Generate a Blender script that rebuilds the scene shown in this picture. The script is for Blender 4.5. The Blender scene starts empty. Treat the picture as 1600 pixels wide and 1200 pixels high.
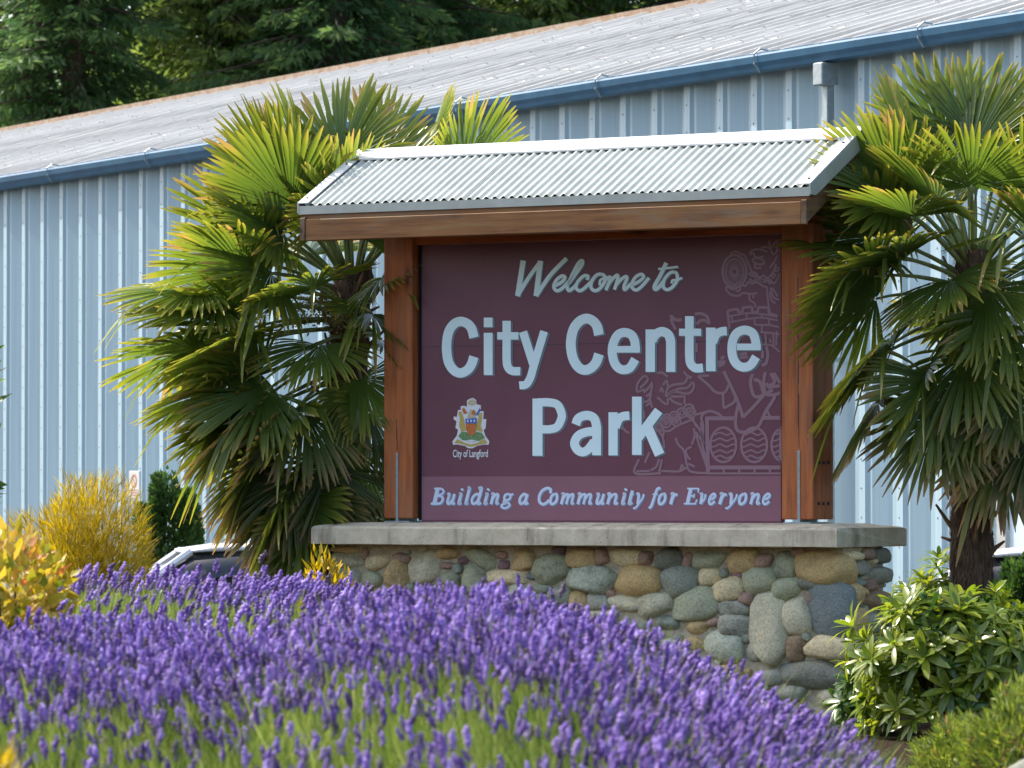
import bpy, math, random
import numpy as np
from mathutils import Vector, Matrix

# ------------------------------------------------------------------ camera, world, sun, exposure
SC = bpy.context.scene
COL = SC.collection
F, HZ = 7200.0, 775.0                       # focal length in photo pixels, horizon row
TH = math.atan((HZ - 600) / F)
EYE = np.array([0.0, 0.0, 1.5])
cd = bpy.data.cameras.new('camera')
cam = bpy.data.objects.new('camera', cd); COL.objects.link(cam)
cam.location = EYE; cam.rotation_euler = (math.pi / 2 + TH, 0, 0)
cd.sensor_width = 36; cd.lens = F / 1600 * 36
cd.clip_start = 0.5; cd.clip_end = 3000
cd.dof.use_dof = True; cd.dof.focus_distance = 31.0; cd.dof.aperture_fstop = 8.0
SC.camera = cam
SUN_H = np.array([-0.84, 0.543]); SUN_E = math.radians(50)
w = bpy.data.worlds.new('World'); SC.world = w; w.use_nodes = True
nt = w.node_tree; bg = nt.nodes['Background']
sky = nt.nodes.new('ShaderNodeTexSky'); sky.sky_type = 'NISHITA'; sky.sun_disc = False
sky.sun_elevation = SUN_E; sky.sun_rotation = math.atan2(SUN_H[0], SUN_H[1])
sky.air_density = 1.0; sky.dust_density = 3.5; sky.ozone_density = 0.6
nt.links.new(sky.outputs[0], bg.inputs[0]); bg.inputs[1].default_value = 0.15
sd = bpy.data.lights.new('sun', 'SUN'); sd.energy = 2.8; sd.angle = math.radians(0.53); sd.color = (1, 0.95, 0.86)
so = bpy.data.objects.new('sun', sd); COL.objects.link(so); so.location = (-20, 20, 30)
sv = Vector((SUN_H[0] * math.cos(SUN_E), SUN_H[1] * math.cos(SUN_E), math.sin(SUN_E)))
so.rotation_euler = sv.to_track_quat('Z', 'Y').to_euler()
SC.view_settings.view_transform = 'Standard'; SC.view_settings.look = 'None'
SC.view_settings.exposure = 1.28; SC.view_settings.gamma = 1.0
SC.render.engine = 'CYCLES'

rng = np.random.default_rng(7)
RT = np.array([1.0, 0, 0]); FW = np.array([0, math.cos(TH), math.sin(TH)]); UP = np.array([0, -math.sin(TH), math.cos(TH)])
def ray(px, py): return FW + RT * (px - 800) / F + UP * (600 - py) / F
def P(px, py, Y):
    d = ray(px, py); return EYE + d * (Y / d[1])
# the sign's own frame: x along the sign, y away from the viewer
A = math.radians(30.5)
S_ = np.array([math.cos(A), -math.sin(A), 0]); V_ = np.array([math.sin(A), math.cos(A), 0])
O_ = np.array([0.619, 31.2275, 0.0])
def on_front(px, py, ly):
    d = ray(px, py); t = ((O_ - EYE) @ V_ + ly) / (d @ V_); p = EYE + d * t
    return float((p - O_) @ S_), float(p[2])
def on_end(px, py, lx):
    d = ray(px, py); t = ((O_ - EYE) @ S_ + lx) / (d @ S_); p = EYE + d * t
    return float((p - O_) @ V_), float(p[2])

# ------------------------------------------------------------------ helpers
def tag(o, label=None, cat=None, group=None, kind=None):
    if label: o['label'] = label
    if cat: o['category'] = cat
    if group: o['group'] = group
    if kind: o['kind'] = kind
    return o
def empty(name, loc, rz=0):
    o = bpy.data.objects.new(name, None); COL.objects.link(o); o.location = loc; o.rotation_euler = (0, 0, rz)
    o.empty_display_size = 0.2
    return o
def link(name, me, m=None, parent=None):
    o = bpy.data.objects.new(name, me); COL.objects.link(o)
    if m is not None and not me.materials: me.materials.append(m)
    if parent is not None: o.parent = parent
    return o
def mk(name, V, Fc, m=None, parent=None, smooth=False):
    me = bpy.data.meshes.new(name); me.from_pydata([tuple(map(float, v)) for v in V], [], [tuple(map(int, f)) for f in Fc]); me.update()
    if smooth: me.polygons.foreach_set('use_smooth', [True] * len(me.polygons))
    return link(name, me, m, parent)
def mk_np(name, V, T, m, parent=None, smooth=False, attrs=None):
    """V (n,3), T (k,3|4) index arrays."""
    V = np.asarray(V, np.float32); T = np.asarray(T, np.int32); k, c = T.shape
    me = bpy.data.meshes.new(name)
    me.vertices.add(len(V)); me.vertices.foreach_set('co', V.ravel())
    me.loops.add(k * c); me.loops.foreach_set('vertex_index', T.ravel())
    me.polygons.add(k); me.polygons.foreach_set('loop_start', np.arange(0, k * c, c, dtype=np.int32))
    if smooth: me.polygons.foreach_set('use_smooth', np.ones(k, bool))
    for an, av in (attrs or {}).items():
        a = me.attributes.new(an, 'FLOAT', 'POINT'); a.data.foreach_set('value', np.asarray(av, np.float32))
    me.update(calc_edges=True)
    return link(name, me, m, parent)
class MB:
    def __init__(s): s.v = []; s.f = []
    def add(s, V, Fc):
        b = len(s.v); s.v += [tuple(v) for v in V]; s.f += [tuple(i + b for i in f) for f in Fc]
    def box(s, x0, x1, y0, y1, z0, z1, bev=0.0):
        if bev <= 0:
            V = [(x, y, z) for z in (z0, z1) for y in (y0, y1) for x in (x0, x1)]
            s.add(V, [(0, 2, 3, 1), (4, 5, 7, 6), (0, 1, 5, 4), (2, 6, 7, 3), (0, 4, 6, 2), (1, 3, 7, 5)]); return
        b = bev; rings = []
        def ring(z, i): return [(x0 + i + b, y0 + i, z), (x1 - i - b, y0 + i, z), (x1 - i, y0 + i + b, z), (x1 - i, y1 - i - b, z), (x1 - i - b, y1 - i, z), (x0 + i + b, y1 - i, z), (x0 + i, y1 - i - b, z), (x0 + i, y0 + i + b, z)]
        V = ring(z0, b) + ring(z0 + b, 0) + ring(z1 - b, 0) + ring(z1, b); Fc = []
        for r in range(3):
            for i in range(8):
                j = (i + 1) % 8; Fc.append((r * 8 + i, r * 8 + j, r * 8 + 8 + j, r * 8 + 8 + i))
        Fc.append(tuple(reversed(range(8)))); Fc.append(tuple(range(24, 32))); s.add(V, Fc)
    def prism(s, poly, axis, a0, a1):
        """poly in the two other axes (ordered), extruded along axis from a0 to a1."""
        def p3(u, v_, a): return {'x': (a, u, v_), 'y': (u, a, v_), 'z': (u, v_, a)}[axis]
        n = len(poly); V = [p3(u, v_, a0) for u, v_ in poly] + [p3(u, v_, a1) for u, v_ in poly]
        s.add(V, [tuple(range(n)), tuple(reversed(range(n, 2 * n)))] + [(i, i + n, (i + 1) % n + n, (i + 1) % n) for i in range(n)])
    def tube(s, pts, rad, n=6):
        pts = [np.array(p, float) for p in pts]; rad = rad if hasattr(rad, '__len__') else [rad] * len(pts); V = []
        for i, p in enumerate(pts):
            d = pts[min(i + 1, len(pts) - 1)] - pts[max(i - 1, 0)]; d = d / (np.linalg.norm(d) + 1e-9)
            a = np.cross(d, (0, 0, 1.0)) if abs(d[2]) < .95 else np.cross(d, (1.0, 0, 0)); a /= np.linalg.norm(a); b = np.cross(d, a)
            V += [p + rad[i] * (a * math.cos(t) + b * math.sin(t)) for t in np.linspace(0, 2 * math.pi, n, endpoint=False)]
        Fc = [(r * n + i, r * n + (i + 1) % n, (r + 1) * n + (i + 1) % n, (r + 1) * n + i) for r in range(len(pts) - 1) for i in range(n)]
        Fc += [tuple(reversed(range(n))), tuple(range((len(pts) - 1) * n, len(pts) * n))]; s.add(V, Fc)
    def build(s, name, m, parent=None, smooth=False): return mk(name, s.v, s.f, m, parent, smooth)
def bx(name, m, parent, *a, bev=0.0):
    b = MB(); b.box(*a, bev=bev); return b.build(name, m, parent)

# ------------------------------------------------------------------ materials
def nodes(name):
    m = bpy.data.materials.new(name); m.use_nodes = True; n = m.node_tree; return m, n, n.nodes['Principled BSDF']
def noise_fac(n, scale, detail=4, vec=(1, 1, 1), rough=.6, rot=None):
    tc = n.nodes.new('ShaderNodeTexCoord'); mp = n.nodes.new('ShaderNodeMapping'); mp.inputs['Scale'].default_value = vec
    if rot: mp.inputs['Rotation'].default_value = rot
    nz = n.nodes.new('ShaderNodeTexNoise'); nz.inputs['Scale'].default_value = scale; nz.inputs['Detail'].default_value = detail; nz.inputs['Roughness'].default_value = rough
    n.links.new(tc.outputs['Object'], mp.inputs[0]); n.links.new(mp.outputs[0], nz.inputs['Vector']); return nz.outputs['Fac']
def ramp(n, fac, stops):
    r = n.nodes.new('ShaderNodeValToRGB'); e = r.color_ramp.elements
    while len(e) < len(stops): e.new(.5)
    for i, (p, c) in enumerate(stops): e[i].position = p; e[i].color = (*c, 1)
    n.links.new(fac, r.inputs[0]); return r.outputs[0]
def bump(n, fac, b, strength, dist=.01):
    k = n.nodes.new('ShaderNodeBump'); k.inputs['Strength'].default_value = strength; k.inputs['Distance'].default_value = dist
    n.links.new(fac, k.inputs['Height']); n.links.new(k.outputs[0], b.inputs['Normal'])
def M(name, c1, c2=None, scale=8, rough=.6, metal=0, vec=(1, 1, 1), lo=.35, hi=.65, bmp=0, bdist=.01, spec=.5, detail=4, rot=None):
    m, n, b = nodes(name); b.inputs['Roughness'].default_value = rough; b.inputs['Metallic'].default_value = metal; b.inputs['Specular IOR Level'].default_value = spec
    if c2 is None: b.inputs['Base Color'].default_value = (*c1, 1); return m
    f = noise_fac(n, scale, detail, vec, rot=rot); n.links.new(ramp(n, f, [(lo, c1), (hi, c2)]), b.inputs['Base Color'])
    if bmp: bump(n, f, b, bmp, bdist)
    return m
def leafmat(name, stops, attr='rnd', trans=.4, rough=.45, tcol=None, spec=.4, noise=0):
    """two-sided leaf: glossy surface and light passing through; colour by a per-leaf value."""
    m, n, b = nodes(name)
    at = n.nodes.new('ShaderNodeAttribute'); at.attribute_name = attr
    c = ramp(n, at.outputs['Fac'], stops)
    n.links.new(c, b.inputs['Base Color']); b.inputs['Roughness'].default_value = rough; b.inputs['Specular IOR Level'].default_value = spec
    tr = n.nodes.new('ShaderNodeBsdfTranslucent'); mx = n.nodes.new('ShaderNodeMixShader'); mx.inputs[0].default_value = trans
    hs = n.nodes.new('ShaderNodeHueSaturation'); hs.inputs['Value'].default_value = 1.7; hs.inputs['Saturation'].default_value = 1.1; hs.inputs['Hue'].default_value = .49
    n.links.new(c, hs.inputs['Color']); n.links.new(hs.outputs[0], tr.inputs[0])
    n.links.new(b.outputs[0], mx.inputs[1]); n.links.new(tr.outputs[0], mx.inputs[2]); n.links.new(mx.outputs[0], n.nodes['Material Output'].inputs[0]); return m
def wood(name, c1, c2, c3, axis, scale=1.0):
    m, n, b = nodes(name); v = {'x': (.6, 9, 9), 'z': (9, 9, .6), 'y': (9, .6, 9)}[axis]
    f = noise_fac(n, 3 * scale, 6, v, .65); g = noise_fac(n, 1.3, 3)
    col = ramp(n, f, [(.28, c1), (.5, c2), (.75, c3)])
    mx = n.nodes.new('ShaderNodeMixRGB'); mx.blend_type = 'MULTIPLY'; mx.inputs[0].default_value = .7
    n.links.new(col, mx.inputs[1]); n.links.new(ramp(n, g, [(.3, (.6, .55, .5)), (.65, (1.05, 1.02, 1.0))]), mx.inputs[2])
    tc = n.nodes.new('ShaderNodeTexCoord'); mp = n.nodes.new('ShaderNodeMapping'); mp.inputs['Scale'].default_value = {'x': (1.4, 5, 5), 'z': (5, 5, 1.4), 'y': (5, 1.4, 5)}[axis]
    vo = n.nodes.new('ShaderNodeTexVoronoi'); vo.inputs['Scale'].default_value = 1.0; n.links.new(tc.outputs['Object'], mp.inputs[0]); n.links.new(mp.outputs[0], vo.inputs['Vector'])
    kn = n.nodes.new('ShaderNodeMixRGB'); kn.blend_type = 'MULTIPLY'; kn.inputs[0].default_value = 1; n.links.new(mx.outputs[0], kn.inputs[1]); n.links.new(ramp(n, vo.outputs['Distance'], [(.05, (.22, .18, .15)), (.13, (.8, .78, .76)), (.2, (1, 1, 1))]), kn.inputs[2])
    gy = n.nodes.new('ShaderNodeMixRGB'); n.links.new(ramp(n, noise_fac(n, 2.3, 6, {'x': (.7, 3, 3), 'z': (3, 3, .7), 'y': (3, .7, 3)}[axis]), [(.50, (0, 0, 0)), (.72, (.55, .55, .55))]), gy.inputs[0]); n.links.new(kn.outputs[0], gy.inputs[1]); gy.inputs[2].default_value = (.23, .19, .13, 1)
    n.links.new(gy.outputs[0], b.inputs['Base Color']); b.inputs['Roughness'].default_value = .66; bump(n, f, b, .4, .006); return m
POST = wood('stained_cedar', (.20, .050, .013), (.44, .125, .030), (.56, .19, .055), 'z')
POSTX = wood('stained_cedar_cross', (.22, .06, .015), (.46, .12, .025), (.55, .17, .04), 'x')
BEAM = wood('weathered_beam', (.13, .048, .014), (.28, .118, .03), (.31, .18, .06), 'x')
RAKE = wood('weathered_rake', (.08, .04, .018), (.16, .085, .035), (.22, .13, .06), 'y')
ZINC = M('zinc_roof', (.36, .39, .345), (.45, .48, .43), 5, .48, .1, bmp=.02)
ZWHITE = M('white_flashing', (.62, .63, .61), (.72, .72, .70), 5, .45)
CONC, n, b = nodes('stained_concrete'); b.inputs['Roughness'].default_value = .88
f1 = noise_fac(n, 9, 9, rough=.7); f2 = noise_fac(n, 2.2, 5, (3.2, 3.2, .5)); f3 = noise_fac(n, 60, 2)
mu = n.nodes.new('ShaderNodeMixRGB'); mu.blend_type = 'MULTIPLY'; mu.inputs[0].default_value = .9
n.links.new(ramp(n, f1, [(.3, (.46, .41, .30)), (.7, (.68, .62, .48))]), mu.inputs[1]); n.links.new(ramp(n, f2, [(.30, (.42, .37, .33)), (.46, (.95, .94, .92)), (.7, (1.08, 1.06, 1.0))]), mu.inputs[2])
mv = n.nodes.new('ShaderNodeMixRGB'); mv.blend_type = 'MULTIPLY'; mv.inputs[0].default_value = .8; n.links.new(mu.outputs[0], mv.inputs[1]); n.links.new(ramp(n, f3, [(.27, (.4, .38, .36)), (.36, (1, 1, 1))]), mv.inputs[2])
n.links.new(mv.outputs[0], b.inputs['Base Color']); bump(n, f1, b, .4, .008)
MORTAR = M('mortar', (.36, .31, .21), (.54, .48, .35), 30, .95, bmp=.5, bdist=.01, detail=6)
PANEL = M('maroon_print', (.132, .037, .062), (.165, .053, .084), 1.1, .40, spec=.4, bmp=.12, bdist=.02)
BANDM = M('mauve_print', (.245, .105, .14), (.27, .118, .155), 3, .42, spec=.35)
LETTER = M('pale_blue_print', (.70, .90, .93), (.76, .93, .96), 3, .42)
LSHADE = M('letter_shade_print', (.16, .22, .26))
LSHADE2 = M('tagline_shade_print', (.24, .31, .48))
ART = M('mauve_line_print', (.265, .145, .185), rough=.45)
STEEL = M('galvanised_plate', (.26, .31, .33), (.34, .39, .40), 20, .5, .4)
BLACK = M('black_gasket', (.012, .012, .018), rough=.35)

# ------------------------------------------------------------------ ground
def sm(a, b, x): t = np.clip((x - a) / (b - a), 0, 1); return t * t * (3 - 2 * t)
CRX = np.array([0, 60, 150, 300, 450, 560, 650, 760, 850, 950, 1050, 1150, 1250, 1330, 1390, 1450, 1600])
CRY = np.array([955, 942, 936, 952, 948, 935, 922, 920, 938, 965, 1008, 1052, 1108, 1160, 1210, 1280, 1420]) + 26 + 30 * (np.array([0, 60, 150, 300, 450, 560, 650, 760, 850, 950, 1050, 1150, 1250, 1330, 1390, 1450, 1600]) < 520)
CX = (CRX - 800) / F * 16.5; CZ = 1.5 - (CRY - HZ) / F * 16.5
def lav_top(X, Y): return np.interp(X, CX, CZ) - .0144 * np.clip(16.5 - Y, 0, 9) ** 2 - .10 * np.clip(Y - 16.5, 0, 9) ** 2
def ground_z(X, Y):
    bed = np.clip(np.interp(X, CX, CZ) - .72, .0, .6) * sm(8, 13, Y) * (1 - sm(19, 24, Y)) * (1 - sm(2.0, 4.0, np.abs(X)))
    bed2 = .45 * np.exp(-((X + 1.9) / 1.2) ** 2 - ((Y - 20.5) / 2.2) ** 2)
    return np.maximum(bed, bed2) - .40 * sm(33.5, 38, Y)
gx = np.concatenate([np.linspace(-900, -12, 14)[:-1], np.linspace(-12, 12, 97), np.linspace(12, 900, 14)[1:]])
gy = np.concatenate([np.linspace(-60, 4, 8)[:-1], np.linspace(4, 60, 141), np.linspace(60, 1600, 18)[1:]])
GX, GY = np.meshgrid(gx, gy); GZ = ground_z(GX, GY) + .012 * np.sin(GX * 9.1 + GY * 3.3) * np.sin(GY * 7.7 - GX * 2.1) * (GY < 33)
nx, ny = len(gx), len(gy); idx = np.arange(nx * ny).reshape(ny, nx)
SOIL = M('bark_mulch', (.014, .009, .006), (.045, .030, .019), 22, 1.0, bmp=.6, bdist=.03, detail=8, spec=.05)
tag(mk_np('ground', np.stack([GX, GY, GZ], -1).reshape(-1, 3), np.stack([idx[:-1, :-1], idx[:-1, 1:], idx[1:, 1:], idx[1:, :-1]], -1).reshape(-1, 4), SOIL, smooth=True), kind='structure')
ASPH = M('asphalt', (.040, .041, .043), (.065, .065, .066), 60, .9, bmp=.3, detail=6)
def sheet(name, x0, x1, y0, y1, m, dz):
    X, Y = np.meshgrid(np.linspace(x0, x1, 40), np.linspace(y0, y1, 60)); Z = ground_z(X, Y) + dz; i = np.arange(2400).reshape(60, 40)
    return tag(mk_np(name, np.stack([X, Y, Z], -1).reshape(-1, 3), np.stack([i[:-1, :-1], i[:-1, 1:], i[1:, 1:], i[1:, :-1]], -1).reshape(-1, 4), m, smooth=True), kind='structure')
sheet('parking_lot', -30, 30, 38.2, 75, ASPH, .02)

# ------------------------------------------------------------------ the metal building behind
BA = math.radians(61.6)
bld = empty('metal_building', (0, 47, -.4), -BA)
tag(bld, 'long pale blue ribbed metal building with grey roof and blue gutter behind the sign', 'building')
WALLM = M('pale_blue_steel', (.25, .365, .425), (.345, .47, .53), 1.6, .45, .05, vec=(7, 7, .16), lo=.3, hi=.7, spec=.5)
ROOFM, n, b = nodes('weathered_roof_steel'); b.inputs['Roughness'].default_value = .5
f = noise_fac(n, 2.2, 6, (3, .35, .35), .7); n.links.new(ramp(n, f, [(.3, (.32, .315, .285)), (.5, (.48, .47, .43)), (.7, (.66, .645, .59))]), b.inputs['Base Color'])
GUT = M('blue_gutter_paint', (.012, .080, .155), (.022, .11, .20), 4, .35)
TRIM = M('rusty_edge', (.20, .12, .07), (.30, .24, .18), 9, .7)
X0, X1, PW = -45.14, 16.47, .61
EZ, RS, RW = 6.0, .29, 7.0
prof = [(0, -.12), (.105, -.12), (.135, -.09), (.175, -.09), (.37, 0), (.56, 0), (.61, -.12)]
wv = [(x, y, z) for z in (0.0, EZ - .02) for x, y in prof]; k = len(prof)
wp = bpy.data.meshes.new('wall_panel'); wf = [(i, i + 1, i + 1 + k, i + k) for i in range(k - 1)]; nwf = len(wf)
for z in np.arange(.15, EZ - .2, .26):                      # a row of screw heads down each lap
    b_ = len(wv); x = .045; wv += [(x - .011, -.1205, z), (x, -.1205, z - .011), (x + .011, -.1205, z), (x, -.1205, z + .011), (x, -.129, z)]; wf += [(b_, b_ + 1, b_ + 4), (b_ + 1, b_ + 2, b_ + 4), (b_ + 2, b_ + 3, b_ + 4), (b_ + 3, b_, b_ + 4)]
wp.from_pydata(wv, [], wf); wp.materials.append(WALLM); wp.materials.append(M('screw_grey', (.16, .20, .22), rough=.5))
for q_ in wp.polygons: q_.material_index = 1 if q_.index >= nwf else 0
rl = math.hypot(RW + .2, RS * (RW + .2))
rprof = [(0, 0), (.03, .035), (.075, .035), (.105, 0), (.285, 0), (.295, .012), (.325, .012), (.335, 0), (.61, 0)]
LAPD = M('lap_dirt', (.12, .12, .12), (.30, .29, .28), 6, .9); RPM = []; rr0 = random.Random(4)
for var in range(5):
    rp = MB(); inner = sorted(rr0.uniform(.6, RW - .5) for _ in range(5 + var % 3)); rows = [-.2] + inner + [RW]
    for j in range(len(rows) - 1):
        y0, y1 = rows[j], rows[j + 1] + .05; l0 = .012 if j else .004      # each sheet laps over the one below
        V = [(x, y, EZ + RS * y + z + l) for (y, l) in ((y0, l0), (y1, 0)) for x, z in rprof] + [(x, y0, EZ + RS * y0 + z - .01) for x, z in rprof]
        q = len(rprof); rp.add(V, [(i, i + 1, i + 1 + q, i + q) for i in range(q - 1)] + [(i + 2 * q, i + 1 + 2 * q, i + 1, i) for i in range(q - 1)])
    me = bpy.data.meshes.new('roof_panel'); me.from_pydata(rp.v, [], rp.f); me.materials.append(ROOFM); me.materials.append(LAPD); RPM.append(me)
    for q_ in me.polygons: q_.material_index = 1 if (q_.index % 16) >= 8 else 0
npan = int(round((X1 - X0) / PW))
for i in range(npan):
    o = link('wall_panel', wp, None, bld); o.location = (X0 + i * PW, 0, 0)
    o = link('roof_panel', RPM[(i * 7 + i // 3) % 5], None, bld); o.location = (X0 + i * PW, 0, (.006 if i % 2 else 0) - (.0 if i % 3 else .004))
W2 = 2 * RW
mb = MB(); mb.add([(X0, W2, 0), (X1, W2, 0), (X1, W2, EZ), (X0, W2, EZ), (X0, 0, 0), (X0, 0, EZ), (X0, RW, EZ + RS * RW - .03), (X1, 0, 0), (X1, 0, EZ), (X1, RW, EZ + RS * RW - .03)],
                  [(1, 0, 3, 2), (4, 5, 6, 3, 0), (7, 1, 2, 9, 8)]); mb.build('end_walls', WALLM, bld)
mk('rear_roof', [(X0, RW + .02, EZ + RS * RW + .01), (X1, RW + .02, EZ + RS * RW + .01), (X1, W2 + .2, EZ - .06), (X0, W2 + .2, EZ - .06)], [(0, 1, 2, 3)], ROOFM, bld)
bx('ridge_cap', TRIM, bld, X0, X1, RW - .12, RW + .12, EZ + RS * RW - .02, EZ + RS * RW + .06)
gut = MB()
gp = [(-.20, 5.95), (-.33, 5.95), (-.35, 5.93), (-.34, 5.87), (-.31, 5.83), (-.30, 5.80), (-.21, 5.79), (-.20, 5.80)]
gut.prism(gp, 'x', X0, X1); g = gut.build('gutter', GUT, bld)
bx('fascia', GUT, bld, X0, X1, -.198, -.13, 5.84, 5.985)
bx('soffit_rust_strip', TRIM, bld, X0, X1, -.185, -.125, 5.815, 5.838)
hk = MB(); hk.tube([(0, -.215, 5.99), (0, -.30, 6.0), (0, -.365, 5.95), (0, -.362, 5.86), (0, -.30, 5.78)], .010, 5)
hm = hk.build('gutter_hanger', STEEL, bld); hm.location = (X0 + .8, 0, 0)
for i in range(1, 22):
    o = link('gutter_hanger', hm.data, None, bld); o.location = (X0 + .8 + i * 2.75 + .2 * math.sin(i * 5), 0, 0)
ds = MB(); ds.box(6.30, 6.46, -.34, -.16, 5.58, 5.785, .01); ds.box(6.34, 6.42, -.26, -.18, .02, 5.585, .006)
for z in (1.2, 3.1, 4.9): ds.box(6.32, 6.44, -.27, -.125, z, z + .04)
ds.build('downspout', STEEL, bld)
lt = MB(); lt.box(7.05, 7.33, -.30, -.13, 5.02, 5.10, .01); lt.box(7.11, 7.27, -.24, -.12, 5.10, 5.16, .01); lt.build('wall_light', BLACK, bld)
# two flat trim posts of the doorway on the near end of the wall
for x in (9.0, 9.62): bx('door_jamb', M('jamb_grey', (.30, .31, .31), (.42, .42, .40), 3, .5), bld, x, x + .13, -.21, -.121, 0.02, 3.4)
dr = bx('door', M('door_blue', (.46, .58, .66), (.50, .62, .70), 2, .5), bld, 9.13, 9.62, -.17, -.1215, .02, 3.4)
# the small notice screwed to the wall
ns = empty('wall_notice', (0, 0, 0)); ns.rotation_euler = (0, 0, -BA)
pn = P(211, 757, 54.2); ns.location = pn
tag(ns, 'small white notice with red symbol on the blue wall beside the clipped cedar', 'sign')
bx('plate', M('notice_white', (.50, .51, .50), rough=.6), ns, -.15, .15, -.012, .012, -.16, .16, bev=.004)
tt = np.linspace(0, 2 * math.pi, 25)[:-1]; RED = M('notice_red', (.36, .12, .11))
mk('symbol', [(math.cos(t) * r, -.0145, .04 + math.sin(t) * r) for r in (.08, .055) for t in tt] + [(-.05, -.0155, .085), (-.038, -.0155, .097), (.05, -.0155, -.005), (.038, -.0155, -.017)],
   [(i, (i + 1) % 24, (i + 1) % 24 + 24, i + 24) for i in range(24)] + [(48, 49, 50, 51)], RED, ns)
mb = MB()
for i in range(3): mb.box(-.10, .10, -.0145, -.0125, -.075 - i * .028, -.063 - i * .028)
mb.build('print_line', RED, ns)

# ------------------------------------------------------------------ park sign
sign = empty('park_sign', tuple(O_), -A)
tag(sign, 'timber framed welcome sign with maroon panel, corrugated roof and river stone base', 'sign')
# stone base
core = MB(); core.box(-1.955, 1.955, -.295, .295, -.05, 1.166); base = core.build('stone_base', MORTAR, sign)
SCOL = dict(pale=(.36, .35, .28), cream=(.46, .40, .28), gg=(.25, .27, .21), tan=(.36, .27, .15), ty=(.35, .26, .14), bg=(.18, .205, .19), db=(.12, .145, .165), grey=(.23, .24, .22),
            rose=(.25, .17, .15), plum=(.17, .11, .13), pb=(.30, .33, .29), dk=(.13, .14, .13), brown=(.22, .16, .11))
SM = {}
for kx, c in SCOL.items():
    m, n, b = nodes('stone_' + kx); b.inputs['Roughness'].default_value = .8
    oi = n.nodes.new('ShaderNodeObjectInfo'); f1 = noise_fac(n, 9, 8, rough=.7); f2 = noise_fac(n, 70, 3)
    mxa = n.nodes.new('ShaderNodeMath'); mxa.operation = 'MULTIPLY_ADD'; n.links.new(oi.outputs['Random'], mxa.inputs[0]); mxa.inputs[1].default_value = .22; mxa.inputs[2].default_value = -.11
    ad = n.nodes.new('ShaderNodeMath'); n.links.new(f1, ad.inputs[0]); n.links.new(mxa.outputs[0], ad.inputs[1])
    c = np.array(c) * np.array([1.70, 1.62, 1.36]); warm = c * np.array([1.22, 1.08, .82]); cl = ramp(n, ad.outputs[0], [(.25, c * .55), (.45, c), (.62, c * 1.12), (.8, warm * 1.15)])
    mu = n.nodes.new('ShaderNodeMixRGB'); mu.blend_type = 'MULTIPLY'; mu.inputs[0].default_value = .55
    n.links.new(cl, mu.inputs[1]); n.links.new(ramp(n, f2, [(.34, (.42, .42, .42)), (.52, (1, 1, 1)), (.7, (1.15, 1.12, 1.05))]), mu.inputs[2]); n.links.new(mu.outputs[0], b.inputs['Base Color']); bump(n, f1, b, .8, .03); SM[kx] = m
ico_v, ico_f = None, None
import bmesh
bm = bmesh.new(); bmesh.ops.create_icosphere(bm, subdivisions=3, radius=1); bm.verts.ensure_lookup_table()
ico_v = np.array([v.co[:] for v in bm.verts]); ico_f = [tuple(v.index for v in f.verts) for f in bm.faces]; bm.free()
def stone_mesh(seed, ex, lump, flat):
    r = np.random.default_rng(seed); v = ico_v.copy()
    p = np.sign(v) * np.abs(v) ** ex
    p /= np.maximum(np.linalg.norm(p, axis=1, keepdims=True), 1e-6) ** .55
    d = np.zeros(len(v))
    for _ in range(7):
        q = r.normal(size=3); q /= np.linalg.norm(q); d += r.uniform(-1, 1) * np.clip(v @ q, 0, 1) ** 2
    for sc_, am in ((4, .16), (4, .16), (5, .14), (9, .10), (11, .09), (13, .08), (17, .07)):
        q = r.normal(size=3) * sc_ * .8; d += am * np.sin(v @ q + r.uniform(0, 6))
    p *= (1 + lump * d)[:, None]
    for _ in range(flat):                                 # broken facets
        q = r.normal(size=3); q[1] = -abs(q[1]) * .7; q /= np.linalg.norm(q); h = p @ q; lim = r.uniform(.72, .9); p -= np.outer(np.clip(h - lim, 0, 9) * .8, q)
    lo, hi = p.min(0), p.max(0); p = (p - (lo + hi) / 2) / ((hi - lo) / 2)
    return p
def stone(cx, cz, w_, h_, rot, col, face, seed):
    rr = random.Random(seed); p = stone_mesh(seed, rr.choice([.5, .58, .68, .8]), rr.uniform(.10, .19), rr.choice([1, 2, 3, 4]))
    dep = min(.105, .36 * min(w_, h_) + .035) * rr.uniform(.85, 1.1)
    x, y, z = p[:, 0] * w_ / 2, p[:, 1] * dep, p[:, 2] * h_ / 2; c, s = math.cos(math.radians(rot)), math.sin(math.radians(rot))
    x, z = x * c - z * s, x * s + z * c
    if face == 'front': V = np.stack([cx + x, -.275 + y, cz + z], -1)
    elif face == 'right': V = np.stack([1.945 - y, cx + x, cz + z], -1)
    elif face == 'left': V = np.stack([-1.945 + y, cx + x, cz + z], -1)
    else: V = np.stack([cx + x, .275 - y, cz + z], -1)
    o = mk_np('stone', V, ico_f, SM[col], base, True); return o
taken = {'front': [], 'right': [], 'left': [], 'back': []}
ZA = (1000, 780, .275); ZB = (500, 850, .25); ZC = (480, 780, .325)
tr = []
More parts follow.
